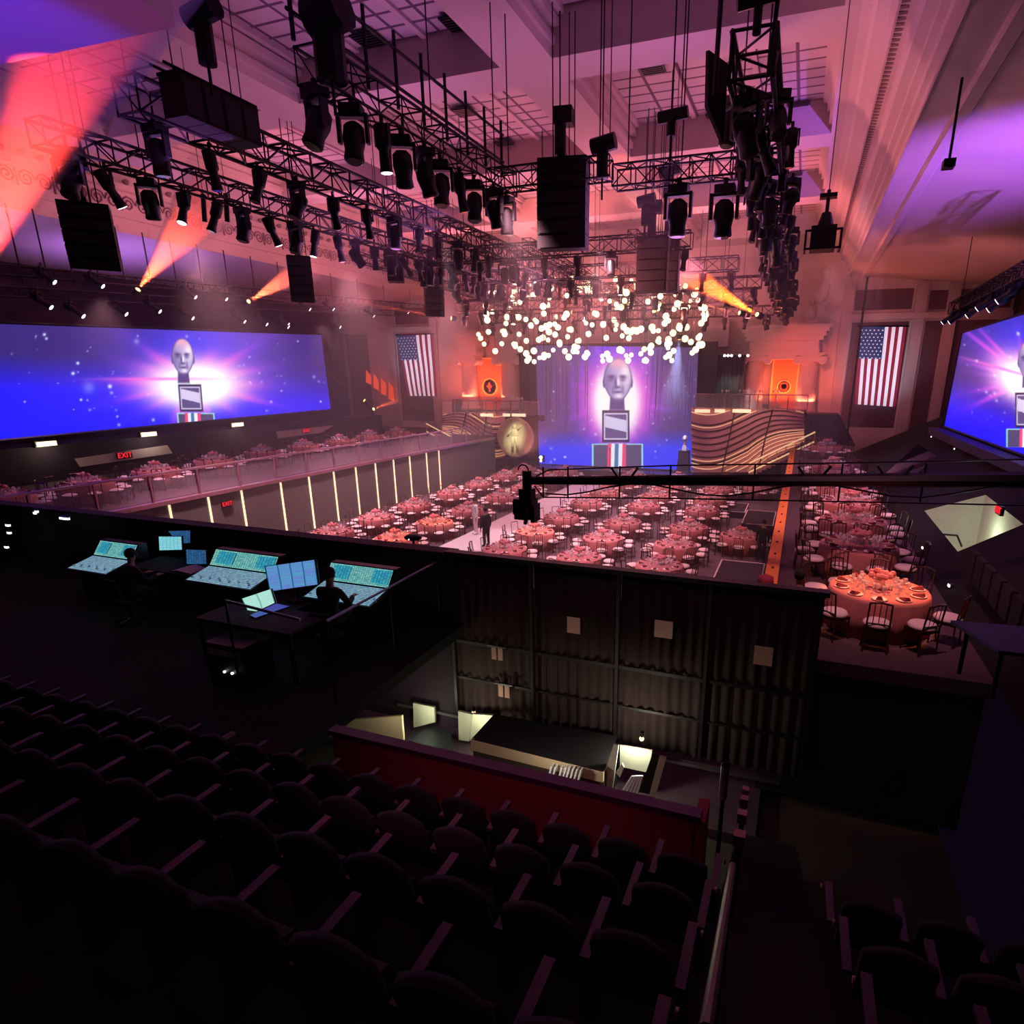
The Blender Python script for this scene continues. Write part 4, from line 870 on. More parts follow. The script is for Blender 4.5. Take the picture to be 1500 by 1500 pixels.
def beam(apx, apl, tpx, tpl, half, length, col, w, k, n, fade, label):
    a = at(*apx, *apl); tgt = at(*tpx, *tpl); d = (tgt - a).normalized(); q = d.to_track_quat('Z', 'Y').to_matrix(); L = length; ta = math.tan(math.radians(half))
    nm_ = 'beam_haze_%d' % NB[0]; NB[0] += 1; beam_haze(nm_, k, n, L, fade)
    o = MB().lathe([(.04, .05), (L * ta * 1.05 + .05, L)], n=28, R=q).build('light_beam_haze', nm_, None, True, a); tag(o, label, 'light beam', None, 'stuff')
    lo = spot(a + d * .02, tgt, col, w, half * 2, .5, .04)
    t = thing('beam_lamp', 'small lamp throwing the ' + label, 'stage lamp', a)
    MB().tube(-d * .35, -d * .06, .16, 10).build('housing', 'lamp_black', t); MB().tube(-d * .055, -d * .03, .1, 10).build('lens', 'orange_lens', t)
beam((-52, 440), ('X', -12), (140, 0), ('X', -9.2), 8.8, 8, (1, .05, .03), 17000, .24, .9, .5, 'huge red beam at the top corner')
beam((203, 423), ('X', -28.6), (330, 262), ('X', -24), 12, 8, (1, .07, .025), 19000, .22, .8, .5, 'orange red beam rising from above the wide screen')
beam((365, 441), ('X', -28.6), (460, 385), ('X', -24), 9, 5.5, (1, .1, .04), 13000, .26, .7, .4, 'short red beam beside the tilted speaker')
beam((1108, 460), ('Y', 33), (905, 342), ('Y', 27), 7.5, 10.5, (1, .09, .006), 60000, .1, .9, .72, 'strong orange beam crossing from the end-on truss')
beam((1082, 458), ('Y', 36), (985, 436), ('Y', 34), 2.6, 5, (1, .2, .08), 12000, .1, .7, .3, 'thin pale orange beam under the strong orange one')
beam((660, 466), ('Y', 36), (470, 434), ('Y', 31), 1.6, 9, (1, .1, .05), 20000, .1, .7, .3, 'thin long red beam over the flag')
beam((533, 586), ('Y', 40), (478, 546), ('Y', 38), 1.6, 4, (1, .3, .2), 9000, .12, .7, .3, 'thin pale beam past the wide screen edge')
beam((548, 599), ('Y', 40), (596, 580), ('Y', 40), 6, 3, (1, .12, .05), 5000, .15, .7, .3, 'low orange beam at the dark steps')
beam((995, 498), ('Y', 42), (985, 600), ('Y', 43), 15, 5.5, (.4, .45, 1), 6000, .06, .7, .3, 'soft blue white beam falling beside the stage screen')
beam((958, 455), ('Y', 36), (950, 425), ('Y', 35), 8, 2.5, (1, .12, .03), 5000, .15, .7, .3, 'small orange beam below the speaker column')
#@END
#@TABLES
# ------------------------------------------------------------------ banquet tables
CX_ = [(-25.6, 'outermost'), (-22.6, 'fourth'), (-19.2, 'third'), (-15.9, 'second'), (-10.7, 'first'), (-7.5, 'middle'), (-4.35, 'last full'), (-1.95, 'kerbside')]
COLN = {-25.6: 'outermost railing-side', -22.6: 'third railing-side', -19.2: 'second railing-side', -15.9: 'first railing-side', -10.7: 'first kerb-side', -7.5: 'second kerb-side', -4.35: 'third kerb-side', -1.95: 'outermost kerb-side'}
RY = [21.5, 24.6, 27.9, 31.8, 35.2, 39.0, 42.3]
TB = []   # (x, y, z, description)
for r, y in enumerate(RY):
    for x in (-19.2, -15.9, -10.7, -7.5, -4.35): 
        yy = y + (.25 if x > -8 and r == 3 else 0)
        if y > 42 and x < -15 : yy = y + .1
        TB.append((x, yy, FZ, f'{ORD[r]}-row floor table, {COLN[x]} column'))
# the columns beside the fascia
TB += [(-1.95, 27.1, FZ, 'floor table beside the outlined platforms'), (-2.2, 40.4, FZ, 'floor table beside the foot of the lit stair')]
LT = [(-24.95, 12.6), (-25.0, 15.3), (-25.7, 18.6), (-26.3, 22.0), (-26.7, 25.3), (-26.8, 28.4), (-27.0, 31.7), (-27.3, 35.0), (-27.3, 38.2)]
for i, (x, y) in enumerate(LT): TB.append((x, y, TZ, f'{ORD[i]} railing-terrace table from the balcony'))
RT = [(1.73, 12.35), (1.62, 15.7), (1.68, 18.6), (1.8, 21.4), (1.7, 24.6), (1.6, 27.6), (1.6, 30.4), (1.6, 39.2)]
for i, (x, y) in enumerate(RT): TB.append((x, y, TZ, f'{ORD[i]} kerb-terrace table from the balcony'))
TB = [t for t in TB]
def fold(a, k): return (0.035 * math.sin(a * 14) + 0.02 * math.sin(a * 23 + 1)) * (1 if k == 0 else .45 if k == 1 else 0)
tm = MB().lathe([(.93, .02), (.9, .38), (.885, .68), (.87, .735), (.85, .75), (.0001, .752)], n=72, fr=fold).mesh('banquet_table', 'cloth', True)
tm_far = MB().lathe([(.93, .02), (.88, .7), (.86, .75), (.0001, .752)], n=24, fr=lambda a, k: .04 * math.sin(a * 8) if k == 0 else 0).mesh('banquet_table', 'cloth', True)
# chair prototype (faces +y towards the table)
def chair_parts(o):
    MB().lathe([(.17, .44), (.225, .45), (.24, .49), (.21, .53), (.1, .545)], n=16).build('seat_cushion', 'cushion', o, True)
    MB().box(-.2, .2, -.19, -.16, .40, .44).box(-.2, .2, .16, .19, .40, .44).box(-.2, -.17, -.19, .19, .40, .44).box(.17, .2, -.19, .19, .40, .44).build('seat_frame', 'chair_frame', o)
    b = MB()
    for x in (-.18, .18): b.tube((x, -.18, .44), (x * .95, -.24, .92), .016, 6)
    b.path([(-.18, -.24, .92), (0, -.26, .95), (.18, -.24, .92)], .018, 6)
    for x in (-.09, 0, .09): b.tube((x, -.2, .5), (x, -.245, .93), .008, 4)
    b.tube((-.18, -.2, .54), (.18, -.2, .54), .012, 5); b.build('backrest', 'chair_frame', o)
    for x in (-.18, .18):
        for y in (-.18, .18): MB().tube((x, y, .42), (x * 1.08, y * 1.1, 0), .016, 6).build('leg', 'chair_frame', o)
CH = thing('banquet_chair', 'x', 'chair'); chair_parts(CH); KIDS[CH.name] = list(CH.children)
k = MB(); k.mi(0).lathe([(.2, .44), (.24, .49), (.1, .54)], n=10); k.mi(1)
for x in (-.18, .18):
    k.tube((x, -.2, 0), (x, -.24, .92), .018, 4); k.tube((x, .19, .43), (x, .2, 0), .016, 4)
k.tube((-.18, -.24, .93), (.18, -.24, .93), .018, 4); k.box(-.19, .19, -.18, .18, .40, .44)
CHM = k.mesh('banquet_chair', ['cushion', 'chair_frame'])
glass_me = MB().lathe([(.036, 0), (.036, .004), (.005, .01), (.005, .09), (.03, .12), (.036, .16), (.03, .2)], n=8).mesh('wine_glass', 'clear_glass', True)
plate_me = MB().lathe([(.08, .0), (.135, .014), (.14, .02), (.09, .01), (.001, .008)], n=18).mesh('dinner_plate', 'china', True)
nap_me = MB().hexa([(-.035, -.1, 0), (.035, -.1, 0), (.07, .1, 0), (-.07, .1, 0), (-.02, -.1, .02), (.02, -.1, .02), (.03, .08, .07), (-.03, .08, .07)]).mesh('folded_napkin', 'napkin')
def flowers(o_name, p, label):
    t = thing(o_name, label, 'centrepiece', p, random.random() * 6)
    MB().lathe([(.07, 0), (.1, .06), (.08, .16), (.11, .2)], n=12).build('vase', 'clear_glass', t, True)
    m = MB(); rg = random.Random(3)
    for i in range(22):
        a = rg.random() * 6.28; r = rg.random() ** .5 * .2; m.ball((r * math.cos(a), r * math.sin(a), .26 + .1 * rg.random() - r * .2), .045 + .02 * rg.random(), 6)
    m.build('blooms', 'petals', t); return t
FL = None
def dist(x, y, z): return math.sqrt(x * x + y * y + z * z)
chairs = []; sets = []
CLK = ['one', 'two', 'three', 'four', 'five', 'six', 'seven', 'eight', 'nine', 'ten']
for ti, (x, y, z, ds) in enumerate(TB):
    far = dist(x, y, z) > 28
    o = bpy.data.objects.new('banquet_table', tm_far if far else tm); COL.objects.link(o); o.location = (x, y, z); tag(o, f'round cloth-draped banquet table, the {ds}', 'table', 'round banquet tables')
    lab = f'low pink flower centrepiece on the {ds}'
    if FL is None: FL = flowers('flower_centrepiece', (x, y, z + .753), lab); KIDS[FL.name] = list(FL.children); FL['group'] = 'flower centrepieces'
    else: c = copy_tree(FL); c.location = (x, y, z + .753); c['label'] = lab
    ph = (ti * 0.37) % .6
    for k in range(10):
        a = ph + k * 2 * PI / 10; cx, cy_ = x + 1.2 * math.cos(a), y + 1.2 * math.sin(a)
        clk = int(round(((PI / 2 - a) % (2 * PI)) / (PI / 6))) % 12; clk = 12 if clk == 0 else clk
        chairs.append((dist(cx, cy_, z), cx, cy_, z, a + PI / 2 + random.uniform(-.12, .12), ds, k, clk))
        sets.append((dist(cx, cy_, z), x, y, z + .753, a, ds, k, clk))
def visible(x, y, z):
    return not (z == FZ and (z + .9) / y < -.338 and -20 < x) and not (x > 2.9)
chairs = sorted([c for c in chairs if visible(c[1], c[2], c[3])]); first = True; rest = MB()
HW = {1: 'one', 2: 'two', 3: 'three', 4: 'four', 5: 'five', 6: 'six', 7: 'seven', 8: 'eight', 9: 'nine', 10: 'ten', 11: 'eleven', 12: 'twelve'}
for i, (dd, cx, cy_, z, rz, ds, k, clk) in enumerate(chairs):
    if i < 300:
        lab = f"chair at {HW[clk]} o'clock, {ds}"
        if i < 110:
            o = CH if first else copy_tree(CH); first = False
        else: o = bpy.data.objects.new('banquet_chair', CHM); COL.objects.link(o)
        o.location = (cx, cy_, z); o.rotation_euler = (0, 0, rz); tag(o, lab, 'chair', 'pale padded banquet chairs')
    else:
        R = Matrix.Rotation(rz, 3, 'Z'); b = len(rest.v)
        for v in CHM.vertices: q = R @ v.co; rest.v.append((q.x + cx, q.y + cy_, q.z + z))
        for f in CHM.polygons: rest.f.append(tuple(b + j for j in f.vertices)); rest.m.append(f.material_index)
if rest.v: tag(rest.build('distant_chairs', ['cushion', 'chair_frame']), 'pale padded chairs around the far tables nearest the stage', 'chairs', kind='stuff')
sets = sorted(sets); far_p, far_g, far_n = MB(), MB(), MB()
def join(mb, me, loc, rz):
    R = Matrix.Rotation(rz, 3, 'Z'); b = len(mb.v)
    for v in me.vertices: q = R @ v.co; mb.v.append((q.x + loc[0], q.y + loc[1], q.z + loc[2]))
    for f in me.polygons: mb.f.append(tuple(b + j for j in f.vertices)); mb.m.append(0)
for i, (dd, x, y, z, a, ds, k, clk) in enumerate(sets):
    for nm_, me, r, da, mb, cat in (('dinner_plate', plate_me, .68, 0, far_p, 'plate'), ('wine_glass', glass_me, .48, .12, far_g, 'glass'), ('folded_napkin', nap_me, .68, 0, far_n, 'napkin')):
        loc = (x + r * math.cos(a + da), y + r * math.sin(a + da), z + (.012 if nm_ == 'folded_napkin' else 0))
        if i < 280:
            o = bpy.data.objects.new(nm_, me); COL.objects.link(o); o.location = loc; o.rotation_euler = (0, 0, a - PI / 2)
            tag(o, f"{ {'dinner_plate': 'white plate', 'wine_glass': 'wine glass', 'folded_napkin': 'dark red napkin'}[nm_]} at {HW[clk]} o'clock, {ds}", cat, {'plate': 'white dinner plates', 'glass': 'wine glasses', 'napkin': 'dark red folded napkins'}[cat])
        else: join(mb, me, loc, a - PI / 2)
    # inner ring of water glasses, uncounted
    for q in (-.12, .3): join(far_g, glass_me, (x + .36 * math.cos(a + q), y + .36 * math.sin(a + q), z), 0)
tag(far_p.build('distant_plates', 'china', None, True), 'white plates set on the far tables', 'plates', kind='stuff')
tag(far_g.build('table_glassware', 'clear_glass', None, True), 'clusters of small glasses around the centrepieces', 'glassware', kind='stuff')
tag(far_n.build('distant_napkins', 'napkin'), 'dark red napkins on the far tables', 'napkins', kind='stuff')
# outlined platforms by the kerb
for i, (x0, x1, y0, y1, h) in enumerate(((-2.35, -.7, 20.6, 23.6, .55), (-2.2, -.7, 30.2, 33.6, .55), (-3.6, -2.3, 33.8, 36.4, .35))):
    t = thing('outlined_platform', ['nearest dark platform edged in white beside the orange kerb', 'farther dark platform edged in white beside the orange kerb', 'low dark platform edged in white amid the far kerb-side tables'][i], 'platform', ((x0 + x1) / 2, (y0 + y1) / 2, FZ))
    a, b = (x1 - x0) / 2, (y1 - y0) / 2; MB().box(-a, a, -b, b, 0, h).build('deck', 'dark_wall', t)
    MB().box(-a, a, -b, -b + .05, h, h + .01).box(-a, a, b - .05, b, h, h + .01).box(-a, -a + .05, -b + .05, b - .05, h, h + .01).box(a - .05, a, -b + .05, b - .05, h, h + .01).build('edge_tape', 'cushion', t)
#@END
#@FOREGROUND
# ------------------------------------------------------------------ balcony front and control platform
st('wall_balcony_front', MB().box(-24, -6.15, 9.95, 10.2, -7.2, -3.32).box(-24, -6.1, 9.9, 10.25, -3.36, -3.28), 'dark_wall')
st('floor_control_platform', MB().box(-24, -5.9, 5.2, 9.95, -4.95, -4.75), 'night_wall')
xs = [-6.15, -4.42, -2.72, -1.12, .62]
DN = ['nearest the control desks', 'second from the control desks', 'third from the control desks', 'at the terrace end']
for i in range(4):
    x0, x1 = xs[i] + .03, xs[i + 1] - .03; t = thing('stage_drape', f'tall dark brown drape panel {DN[i]}', 'drape', (x0, 10, -6.72), 0, 'drapes closing off the balcony front'); n = 44; vs = []
    for k in range(n + 1):
        x = (x1 - x0) * k / n; y = .035 * math.sin(k * 1.15) + .02 * math.sin(k * .37 + i); vs += [(x, y, 0), (x, y * .5, 3.36), (x, y * .5 + .03, 3.36), (x, y + .03, 0)]
    fs = [f for k in range(n) for f in ((4 * k, 4 * k + 4, 4 * k + 5, 4 * k + 1), (4 * k + 1, 4 * k + 5, 4 * k + 6, 4 * k + 2), (4 * k + 2, 4 * k + 6, 4 * k + 7, 4 * k + 3), (4 * k, 4 * k + 3, 4 * k + 7, 4 * k + 4))]
    MB().add(vs, fs).build('cloth', 'drape', t, True); MB().box(0, x1 - x0, -.05, -.035, 1.55, 1.62).box(0, x1 - x0, -.05, -.035, .75, .8).build('hem_band', 'drape_pole', t)
for i, x in enumerate(xs): tag(MB().box(x - .03, x + .03, 9.9, 10.0, -6.75, -3.3).build('drape_post', 'drape_pole'), f'{ORD[i]} dark upright post between drape panels, counted from the control desks', 'post', 'posts between drape panels')
tag(MB().box(-6.2, .72, 9.86, 10.06, -3.32, -3.24).build('drape_top_bar', 'drape_pole'), 'dark bar along the top of the drape panels', 'bar')
tag(MB().box(-7.6, .3, 9.85, 9.95, -6.86, -6.8).build('drape_bottom_pipe', 'steel'), 'thin metal pipe under the drape panels', 'pipe')
for i, (px, py, w_, h_, nm_) in enumerate(((840, 916, .25, .32, 'on the second drape panel'), (972, 922, .32, .32, 'on the third drape panel'), (1118, 961, .3, .34, 'on the drape panel at the terrace end'))):  # flat pinkish squares set just in front of the drapes
    p = at(px, py, 'Y', 9.86); t = MB().box(-w_ / 2, w_ / 2, 0, .01, -h_ / 2, h_ / 2).build('pinkish_square', 'paper', None, False, p); tag(t, f'square pinkish flat patch {nm_}', 'paper')
for i, (px, py, nm_) in enumerate(((728, 958, 'upper'), (738, 1013, 'lower'))):
    p = at(px, py, 'Y', 9.86); t = thing('paper_pair', f'{nm_} small pair of tall papers hung on the drape near the desks', 'paper', p)
    for s in (-1, 1): MB().box(s * .07 - .05, s * .07 + .05, 0, .01, -.13, .13).build('sheet', 'paper', t)
    MB().box(-.2, .2, -.01, .02, .14, .17).build('clip_bar', 'steel', t)

# ------------------------------------------------------------------ mixing desks
def console(x0, x1, yb, zt, label, extra=True):
    t = thing('mixing_console', label, 'mixing console', ((x0 + x1) / 2, yb, -4.75)); w = x1 - x0; Z = zt + 4.75
    MB().hexa([(-w / 2, -.9, Z - .52), (w / 2, -.9, Z - .52), (w / 2, 0.02, Z - .34), (-w / 2, 0.02, Z - .34), (-w / 2, -.9, Z - .45), (w / 2, -.9, Z - .45), (w / 2, -.28, Z - .31), (-w / 2, -.28, Z - .31)]).hexa([(-w / 2, -.3, Z - .36), (w / 2, -.3, Z - .36), (w / 2, .1, Z - .36), (-w / 2, .1, Z - .36), (-w / 2, -.06, Z), (w / 2, -.06, Z), (w / 2, .1, Z), (-w / 2, .1, Z)]).build('body', 'console_body', t)
    uvquad('meter_bridge', (-w * .48, -.3, Z - .29), (w * .48, -.3, Z - .29), (w * .48, -.09, Z - .01), (-w * .48, -.09, Z - .01), 'bridge_lights', t, .01)
    for s in (-.5, .1):
        q = [(w * s, -.29, Z - .24), (w * (s + .26), -.29, Z - .24), (w * (s + .26), -.125, Z - .03), (w * s, -.125, Z - .03)]
        q = [tuple(Vector(a) + Vector((w * .12, -.018, .012))) for a in q]; uvquad('display', *q, 'display_cyan', t, .012)
    uvquad('fader_bed', (-w * .48, -.88, Z - .44), (w * .48, -.88, Z - .44), (w * .48, -.32, Z - .31), (-w * .48, -.32, Z - .31), 'fader_lights', t, .005)
    m = MB()
    for i in range(int(w / .075)):
        x = -w * .45 + i * .075; m.box(x, x + .02, -.8 + (i * 37 % 10) * .018, -.76 + (i * 37 % 10) * .018, Z - .42, Z - .385)
    tag(m.build('faders', 'console_knobs', t), kind='stuff')
    for s in (-1, 1): MB().box(s * w * .4 - .03, s * w * .4 + .03, -.7, -.1, 0, Z - .45).build('leg', 'black_metal', t)
    area((t.location.x, yb - .5, zt + .15), (t.location.x, yb - 1.6, zt - .2), (.35, .75, 1), 1.5, w * .8, .2)
    return t
console(-11.35, -9.6, 9.25, -3.5, 'middle mixing console with twin cyan screens and a wide lit fader bed')
console(-8.35, -6.85, 9.25, -3.48, 'mixing console closest to the drapes with cyan screens, operator in front')
console(-14.85, -13.6, 9.2, -3.62, 'farthest mixing console with cyan screens behind a seated operator')
def monitor(bl, br, tr, tl, m, name, label, foot=True):
    bl, br, tr, tl = map(Vector, (bl, br, tr, tl)); t = thing(name, label, 'monitor' if 'monitor' in name else 'laptop', (bl + br) / 2); c = (bl + br) / 2
    q = [p - c for p in (bl, br, tr, tl)]; n = (q[1] - q[0]).cross(q[3] - q[0]).normalized(); e = .012
    uvquad('screen', *[p + n * .008 for p in q], m, t, .008); cc = sum(q, Vector()) / 4; MB().hexa([*(cc + (p - cc) * 1.05 - n * .03 for p in q), *(cc + (p - cc) * 1.05 - n * .003 for p in q)]).build('casing', 'console_body', t)
    if foot: MB().tube(cc - n * .04, (0, cc.y + .05, -.25), .025, 6).box(-.14, .14, -.06, .16, -.27, -.25).build('stand', 'black_metal', t)
    return t
Yq = 8.55
monitor(at(396, 866, 'Y', Yq), at(466, 856, 'Y', Yq + .1), at(461, 820, 'Y', Yq + .18), at(389, 830, 'Y', Yq + .08), 'monitor_violet', 'computer_monitor', 'large monitor with violet and teal bars between two consoles')
monitor(at(234, 806, 'Y', 9.5), at(267, 805, 'Y', 9.5), at(266, 786, 'Y', 9.5), at(233, 786, 'Y', 9.5), 'monitor_pale', 'computer_monitor', 'pale bright monitor standing behind the desk between two consoles')
monitor(at(262, 796, 'Y', 9.7), at(279, 795, 'Y', 9.7), at(279, 777, 'Y', 9.7), at(247, 778, 'Y', 9.7), 'monitor_blue', 'computer_monitor', 'small blue monitor half hidden behind the pale bright monitor')
monitor(at(274, 826, 'Y', 9.2), at(303, 826, 'Y', 9.2), at(302, 806, 'Y', 9.25), at(273, 805, 'Y', 9.25), 'monitor_blue', 'computer_monitor', 'small dim blue monitor just beside the middle mixing console')
lt = monitor(at(366, 900, 'Y', 7.3), at(403, 883, 'Y', 7.42), at(397, 863, 'Y', 7.5), at(355, 877, 'Y', 7.38), 'laptop_white', 'laptop', 'open laptop with bright pale screen and blue keyboard in front of the big monitor', False)
q = [at(374, 908, 'Y', 6.98), at(419, 889, 'Y', 7.1), at(404, 884, 'Y', 7.41), at(367, 900, 'Y', 7.29)]; zq = lt.location.z - .03
q = [Vector((a.x, a.y, zq)) for a in (at(374, 905, 'Z', zq), at(424, 888, 'Z', zq), at(405, 884, 'Z', zq), at(366, 901, 'Z', zq))]; uvquad('keyboard', *[a - lt.location for a in q], 'laptop_blue', lt, .015)
def desk(x0, x1, y0, y1, z, label):
    t = thing('control_desk', label, 'desk', ((x0 + x1) / 2, (y0 + y1) / 2, -4.75)); a, b, h = (x1 - x0) / 2, (y1 - y0) / 2, z + 4.75
    MB().box(-a, a, -b, b, h - .04, h).build('desk_top', 'room_dark', t)
    for sx in (-1, 1):
        for sy in (-1, 1): MB().box(sx * (a - .05) - .025, sx * (a - .05) + .025, sy * (b - .05) - .025, sy * (b - .05) + .025, 0, h - .04).build('leg', 'black_metal', t)
desk(-9.1, -7.1, 6.75, 7.6, zq - .02, 'dark desk holding the bright laptop')
desk(-9.4, -8.45, 8.2, 9.2, at(430, 862, 'Y', 8.6).z - .28, 'dark desk holding the large violet monitor')
desk(-13.4, -11.5, 8.6, 9.7, -3.95, 'dark desk with papers between the farthest and middle consoles')
t = thing('script_pages', 'open pale script pages lying on the desk beside the middle console', 'papers', (-11.9, 8.9, -3.95)); MB().slab((-.25, -.2, .0), (.0, -.25, .06), (.0, .2, .06), (-.25, .2, .0), .01).build('page', 'cushion', t); MB().slab((.0, -.25, .06), (.3, -.2, .0), (.3, .2, .0), (.0, .2, .06), .01).build('page', 'cushion', t)
for i, (px, py) in enumerate(((345, 897), (405, 918), (553, 855))):
    p = at(px, py, 'Z', zq - .02) if i < 2 else at(px, 876, 'Y', 8.3); p.z = zq - .02 if i < 2 else p.z
# equipment case with lit buttons under the laptop desk
t = thing('equipment_rack', 'black equipment rack with white faced units and two tiny bright lamps below the laptop', 'rack', at(352, 955, 'Y', 6.6)); t.location.z = -4.75
MB().box(-.42, .35, -.25, .3, 0, .75).build('case', 'lamp_black', t)
for k in range(5): MB().box(-.38 + k * .14, -.27 + k * .14, -.265, -.25, .56, .66).build('button_panel', 'paper' if k % 2 else 'cushion', t)
for x in (-.08, .08): MB().ball((x, -.27, .3), .022, 8).build('indicator_lamp', 'white_lens', t)
# railings round the platform
def handrail(pts, label, r=.022):
    pts = [Vector(p) for p in pts]; t = thing('guard_rail', label, 'railing', pts[0]); o = pts[0]; MB().path([p - o for p in pts], r, 8).build('rail', 'steel', t)
    return t
hr = handrail([at(330, 880, 'Y', 6.3), at(440, 908, 'Y', 6.3)], 'thin dull rail behind the laptop desk'); MB().tube((0, 0, 0), (0, 0, -4.75 - hr.location.z), .02, 6).build('post', 'black_metal', hr)
hr = handrail([at(478, 910, 'Y', 6.6), at(638, 824, 'Y', 9.8)], 'thin slanting rail beside the console closest to the drapes')
d2 = at(638, 824, 'Y', 9.8) - hr.location
for f in (0, .5, 1): MB().tube(d2 * f, Vector((d2.x * f, d2.y * f, -4.75 - hr.location.z)), .02, 6).build('post', 'black_metal', hr)
# small lit clutter far side of the balcony
for i, (px, py, w_) in enumerate(((93, 760, .3), (10, 770, .12), (12, 781, .1), (50, 752, .08), (8, 802, .1), (86, 1000, .12), (553, 862, .06), (52, 750, .07))):
    p = at(px, py, 'Y', 9.3 if py < 900 else 6.4); t = thing('task_lamp', f'{ORD[i]} tiny white task lamp in the dark control area, in order of distance across', 'lamp', p)
    MB().box(-w_ / 2, w_ / 2, 0, .05, -.02, .03).build('lens', 'white_lens', t); MB().box(-w_ / 2 - .02, w_ / 2 + .02, -.0, .07, .03, .06).tube((0, .03, .04), (0, .03, -.6), .012, 5).build('housing', 'lamp_black', t)

# ------------------------------------------------------------------ people
def skin_mesh(name, J, E, parent, matn, levels=1, scale=1.0, off=0.0, use=None):
    names = [n for n in J if use is None or n in use]; idx = {n: i for i, n in enumerate(names)}
    me = bpy.data.meshes.new(name); me.from_pydata([J[n][0] for n in names], [(idx[a], idx[b]) for a, b in E if a in idx and b in idx], []); me.materials.append(MATS[matn])
    o = bpy.data.objects.new(name, me); COL.objects.link(o); o.parent = parent
    sm = o.modifiers.new('skin', 'SKIN'); sm.use_smooth_shade = True; sk = me.skin_vertices
    for n in names:
        r = J[n][1]; r = r if isinstance(r, tuple) else (r, r); sk[0].data[idx[n]].radius = (r[0] + off, r[1] + off); sk[0].data[idx[n]].use_root = (n == 'pelvis')
    ss = o.modifiers.new('sub', 'SUBSURF'); ss.levels = levels; ss.render_levels = levels; return o
def person(loc, rz, label, seated, clothes, lean=.1, arms='desk', hat=None):
    t = thing('person', label, 'person', loc, rz); h = .5 if seated else .93
    J = {'pelvis': ((0, 0, h), (.15, .12)), 'waist': ((0, lean * .4, h + .2), (.14, .11)), 'chest': ((0, lean, h + .4), (.17, .12)), 'neckb': ((0, lean * 1.2, h + .52), .075), 'neck': ((0, lean * 1.3, h + .6), .055), 'headm': ((0, lean * 1.4 + .02, h + .72), (.085, .1)), 'headt': ((0, lean * 1.4, h + .8), (.07, .085))}
    E = [('pelvis', 'waist'), ('waist', 'chest'), ('chest', 'neckb'), ('neckb', 'neck'), ('neck', 'headm'), ('headm', 'headt')]
    for s, c in ((-1, 'l'), (1, 'r')):
        J['sh' + c] = ((s * .19, lean, h + .46), .06)
        if arms == 'desk': J['el' + c] = ((s * .27, lean + .12, h + .2), .045); J['wr' + c] = ((s * .18, lean + .38, h + .25), .03); J['ha' + c] = ((s * .17, lean + .45, h + .25), (.04, .02)); fd = Vector((0, .035, -.004))
        else: J['el' + c] = ((s * .25, lean - .02, h + .17), .045); J['wr' + c] = ((s * .25, lean + .06, h - .08), .03); J['ha' + c] = ((s * .25, lean + .07, h - .15), (.025, .04)); fd = Vector((0, .005, -.035))
        E += [('chest', 'sh' + c), ('sh' + c, 'el' + c), ('el' + c, 'wr' + c), ('wr' + c, 'ha' + c)]
        hp = Vector(J['ha' + c][0])
        for k in range(4):
            sd = Vector(((k - 1.5) * .018, 0, 0)) if arms == 'desk' else Vector((0, (k - 1.5) * .018, 0)); L = (.8, 1, 1.05, .9)[k] if s > 0 else (.9, 1.05, 1, .8)[k]
            J[f'f{k}{c}a'] = (tuple(hp + sd + fd), .009); J[f'f{k}{c}b'] = (tuple(hp + sd * 1.2 + fd * (1 + L * 1.2) + Vector((0, 0, -.012))), .008); E += [('ha' + c, f'f{k}{c}a'), (f'f{k}{c}a', f'f{k}{c}b')]
        J['th' + c] = (tuple(hp + Vector((-s * .045, .015, 0))), .01); E.append(('ha' + c, 'th' + c))
        J['hip' + c] = ((s * .1, 0, h - .04), .09)
        if seated: J['kn' + c] = ((s * .13, .44, h - .02), .065); J['an' + c] = ((s * .13, .46, .1), .045); J['to' + c] = ((s * .14, .62, .05), .04)
        else: J['kn' + c] = ((s * .11, .02, h - .45), .06); J['an' + c] = ((s * .12, 0, .1), .042); J['to' + c] = ((s * .13, .16, .05), .04)
        E += [('pelvis', 'hip' + c), ('hip' + c, 'kn' + c), ('kn' + c, 'an' + c), ('an' + c, 'to' + c)]
    skin_mesh('body', J, E, t, 'skin'); cl = [n for n in J if not n.startswith(('f', 'th', 'ha', 'head', 'neck')) or n == 'neckb']; skin_mesh('clothing', J, E, t, clothes, 1, off=.014, use=cl)
    hc = Vector(J['headm'][0]) + Vector((0, -.02, .045)); MB().ball(hc, .108, 14, (.92, 1.02, 1.0)).build('hair', 'hair' if not hat else hat, t, True)
    f = Vector(J['headm'][0]); m = MB().ball(f + Vector((0, .105, -.01)), .018, 6).ball(f + Vector((-.088, 0, -.01)), .022, 6, (.5, 1, 1.3)).ball(f + Vector((.088, 0, -.01)), .022, 6, (.5, 1, 1.3)).ball(f + Vector((0, .095, -.05)), .02, 6, (1.2, .4, .4)); m.build('face_features', 'skin', t, True)
    m = MB().ball(f + Vector((-.035, .09, .015)), .01, 6).ball(f + Vector((.035, .09, .015)), .01, 6); m.build('eyes', 'hair', t)
    return t
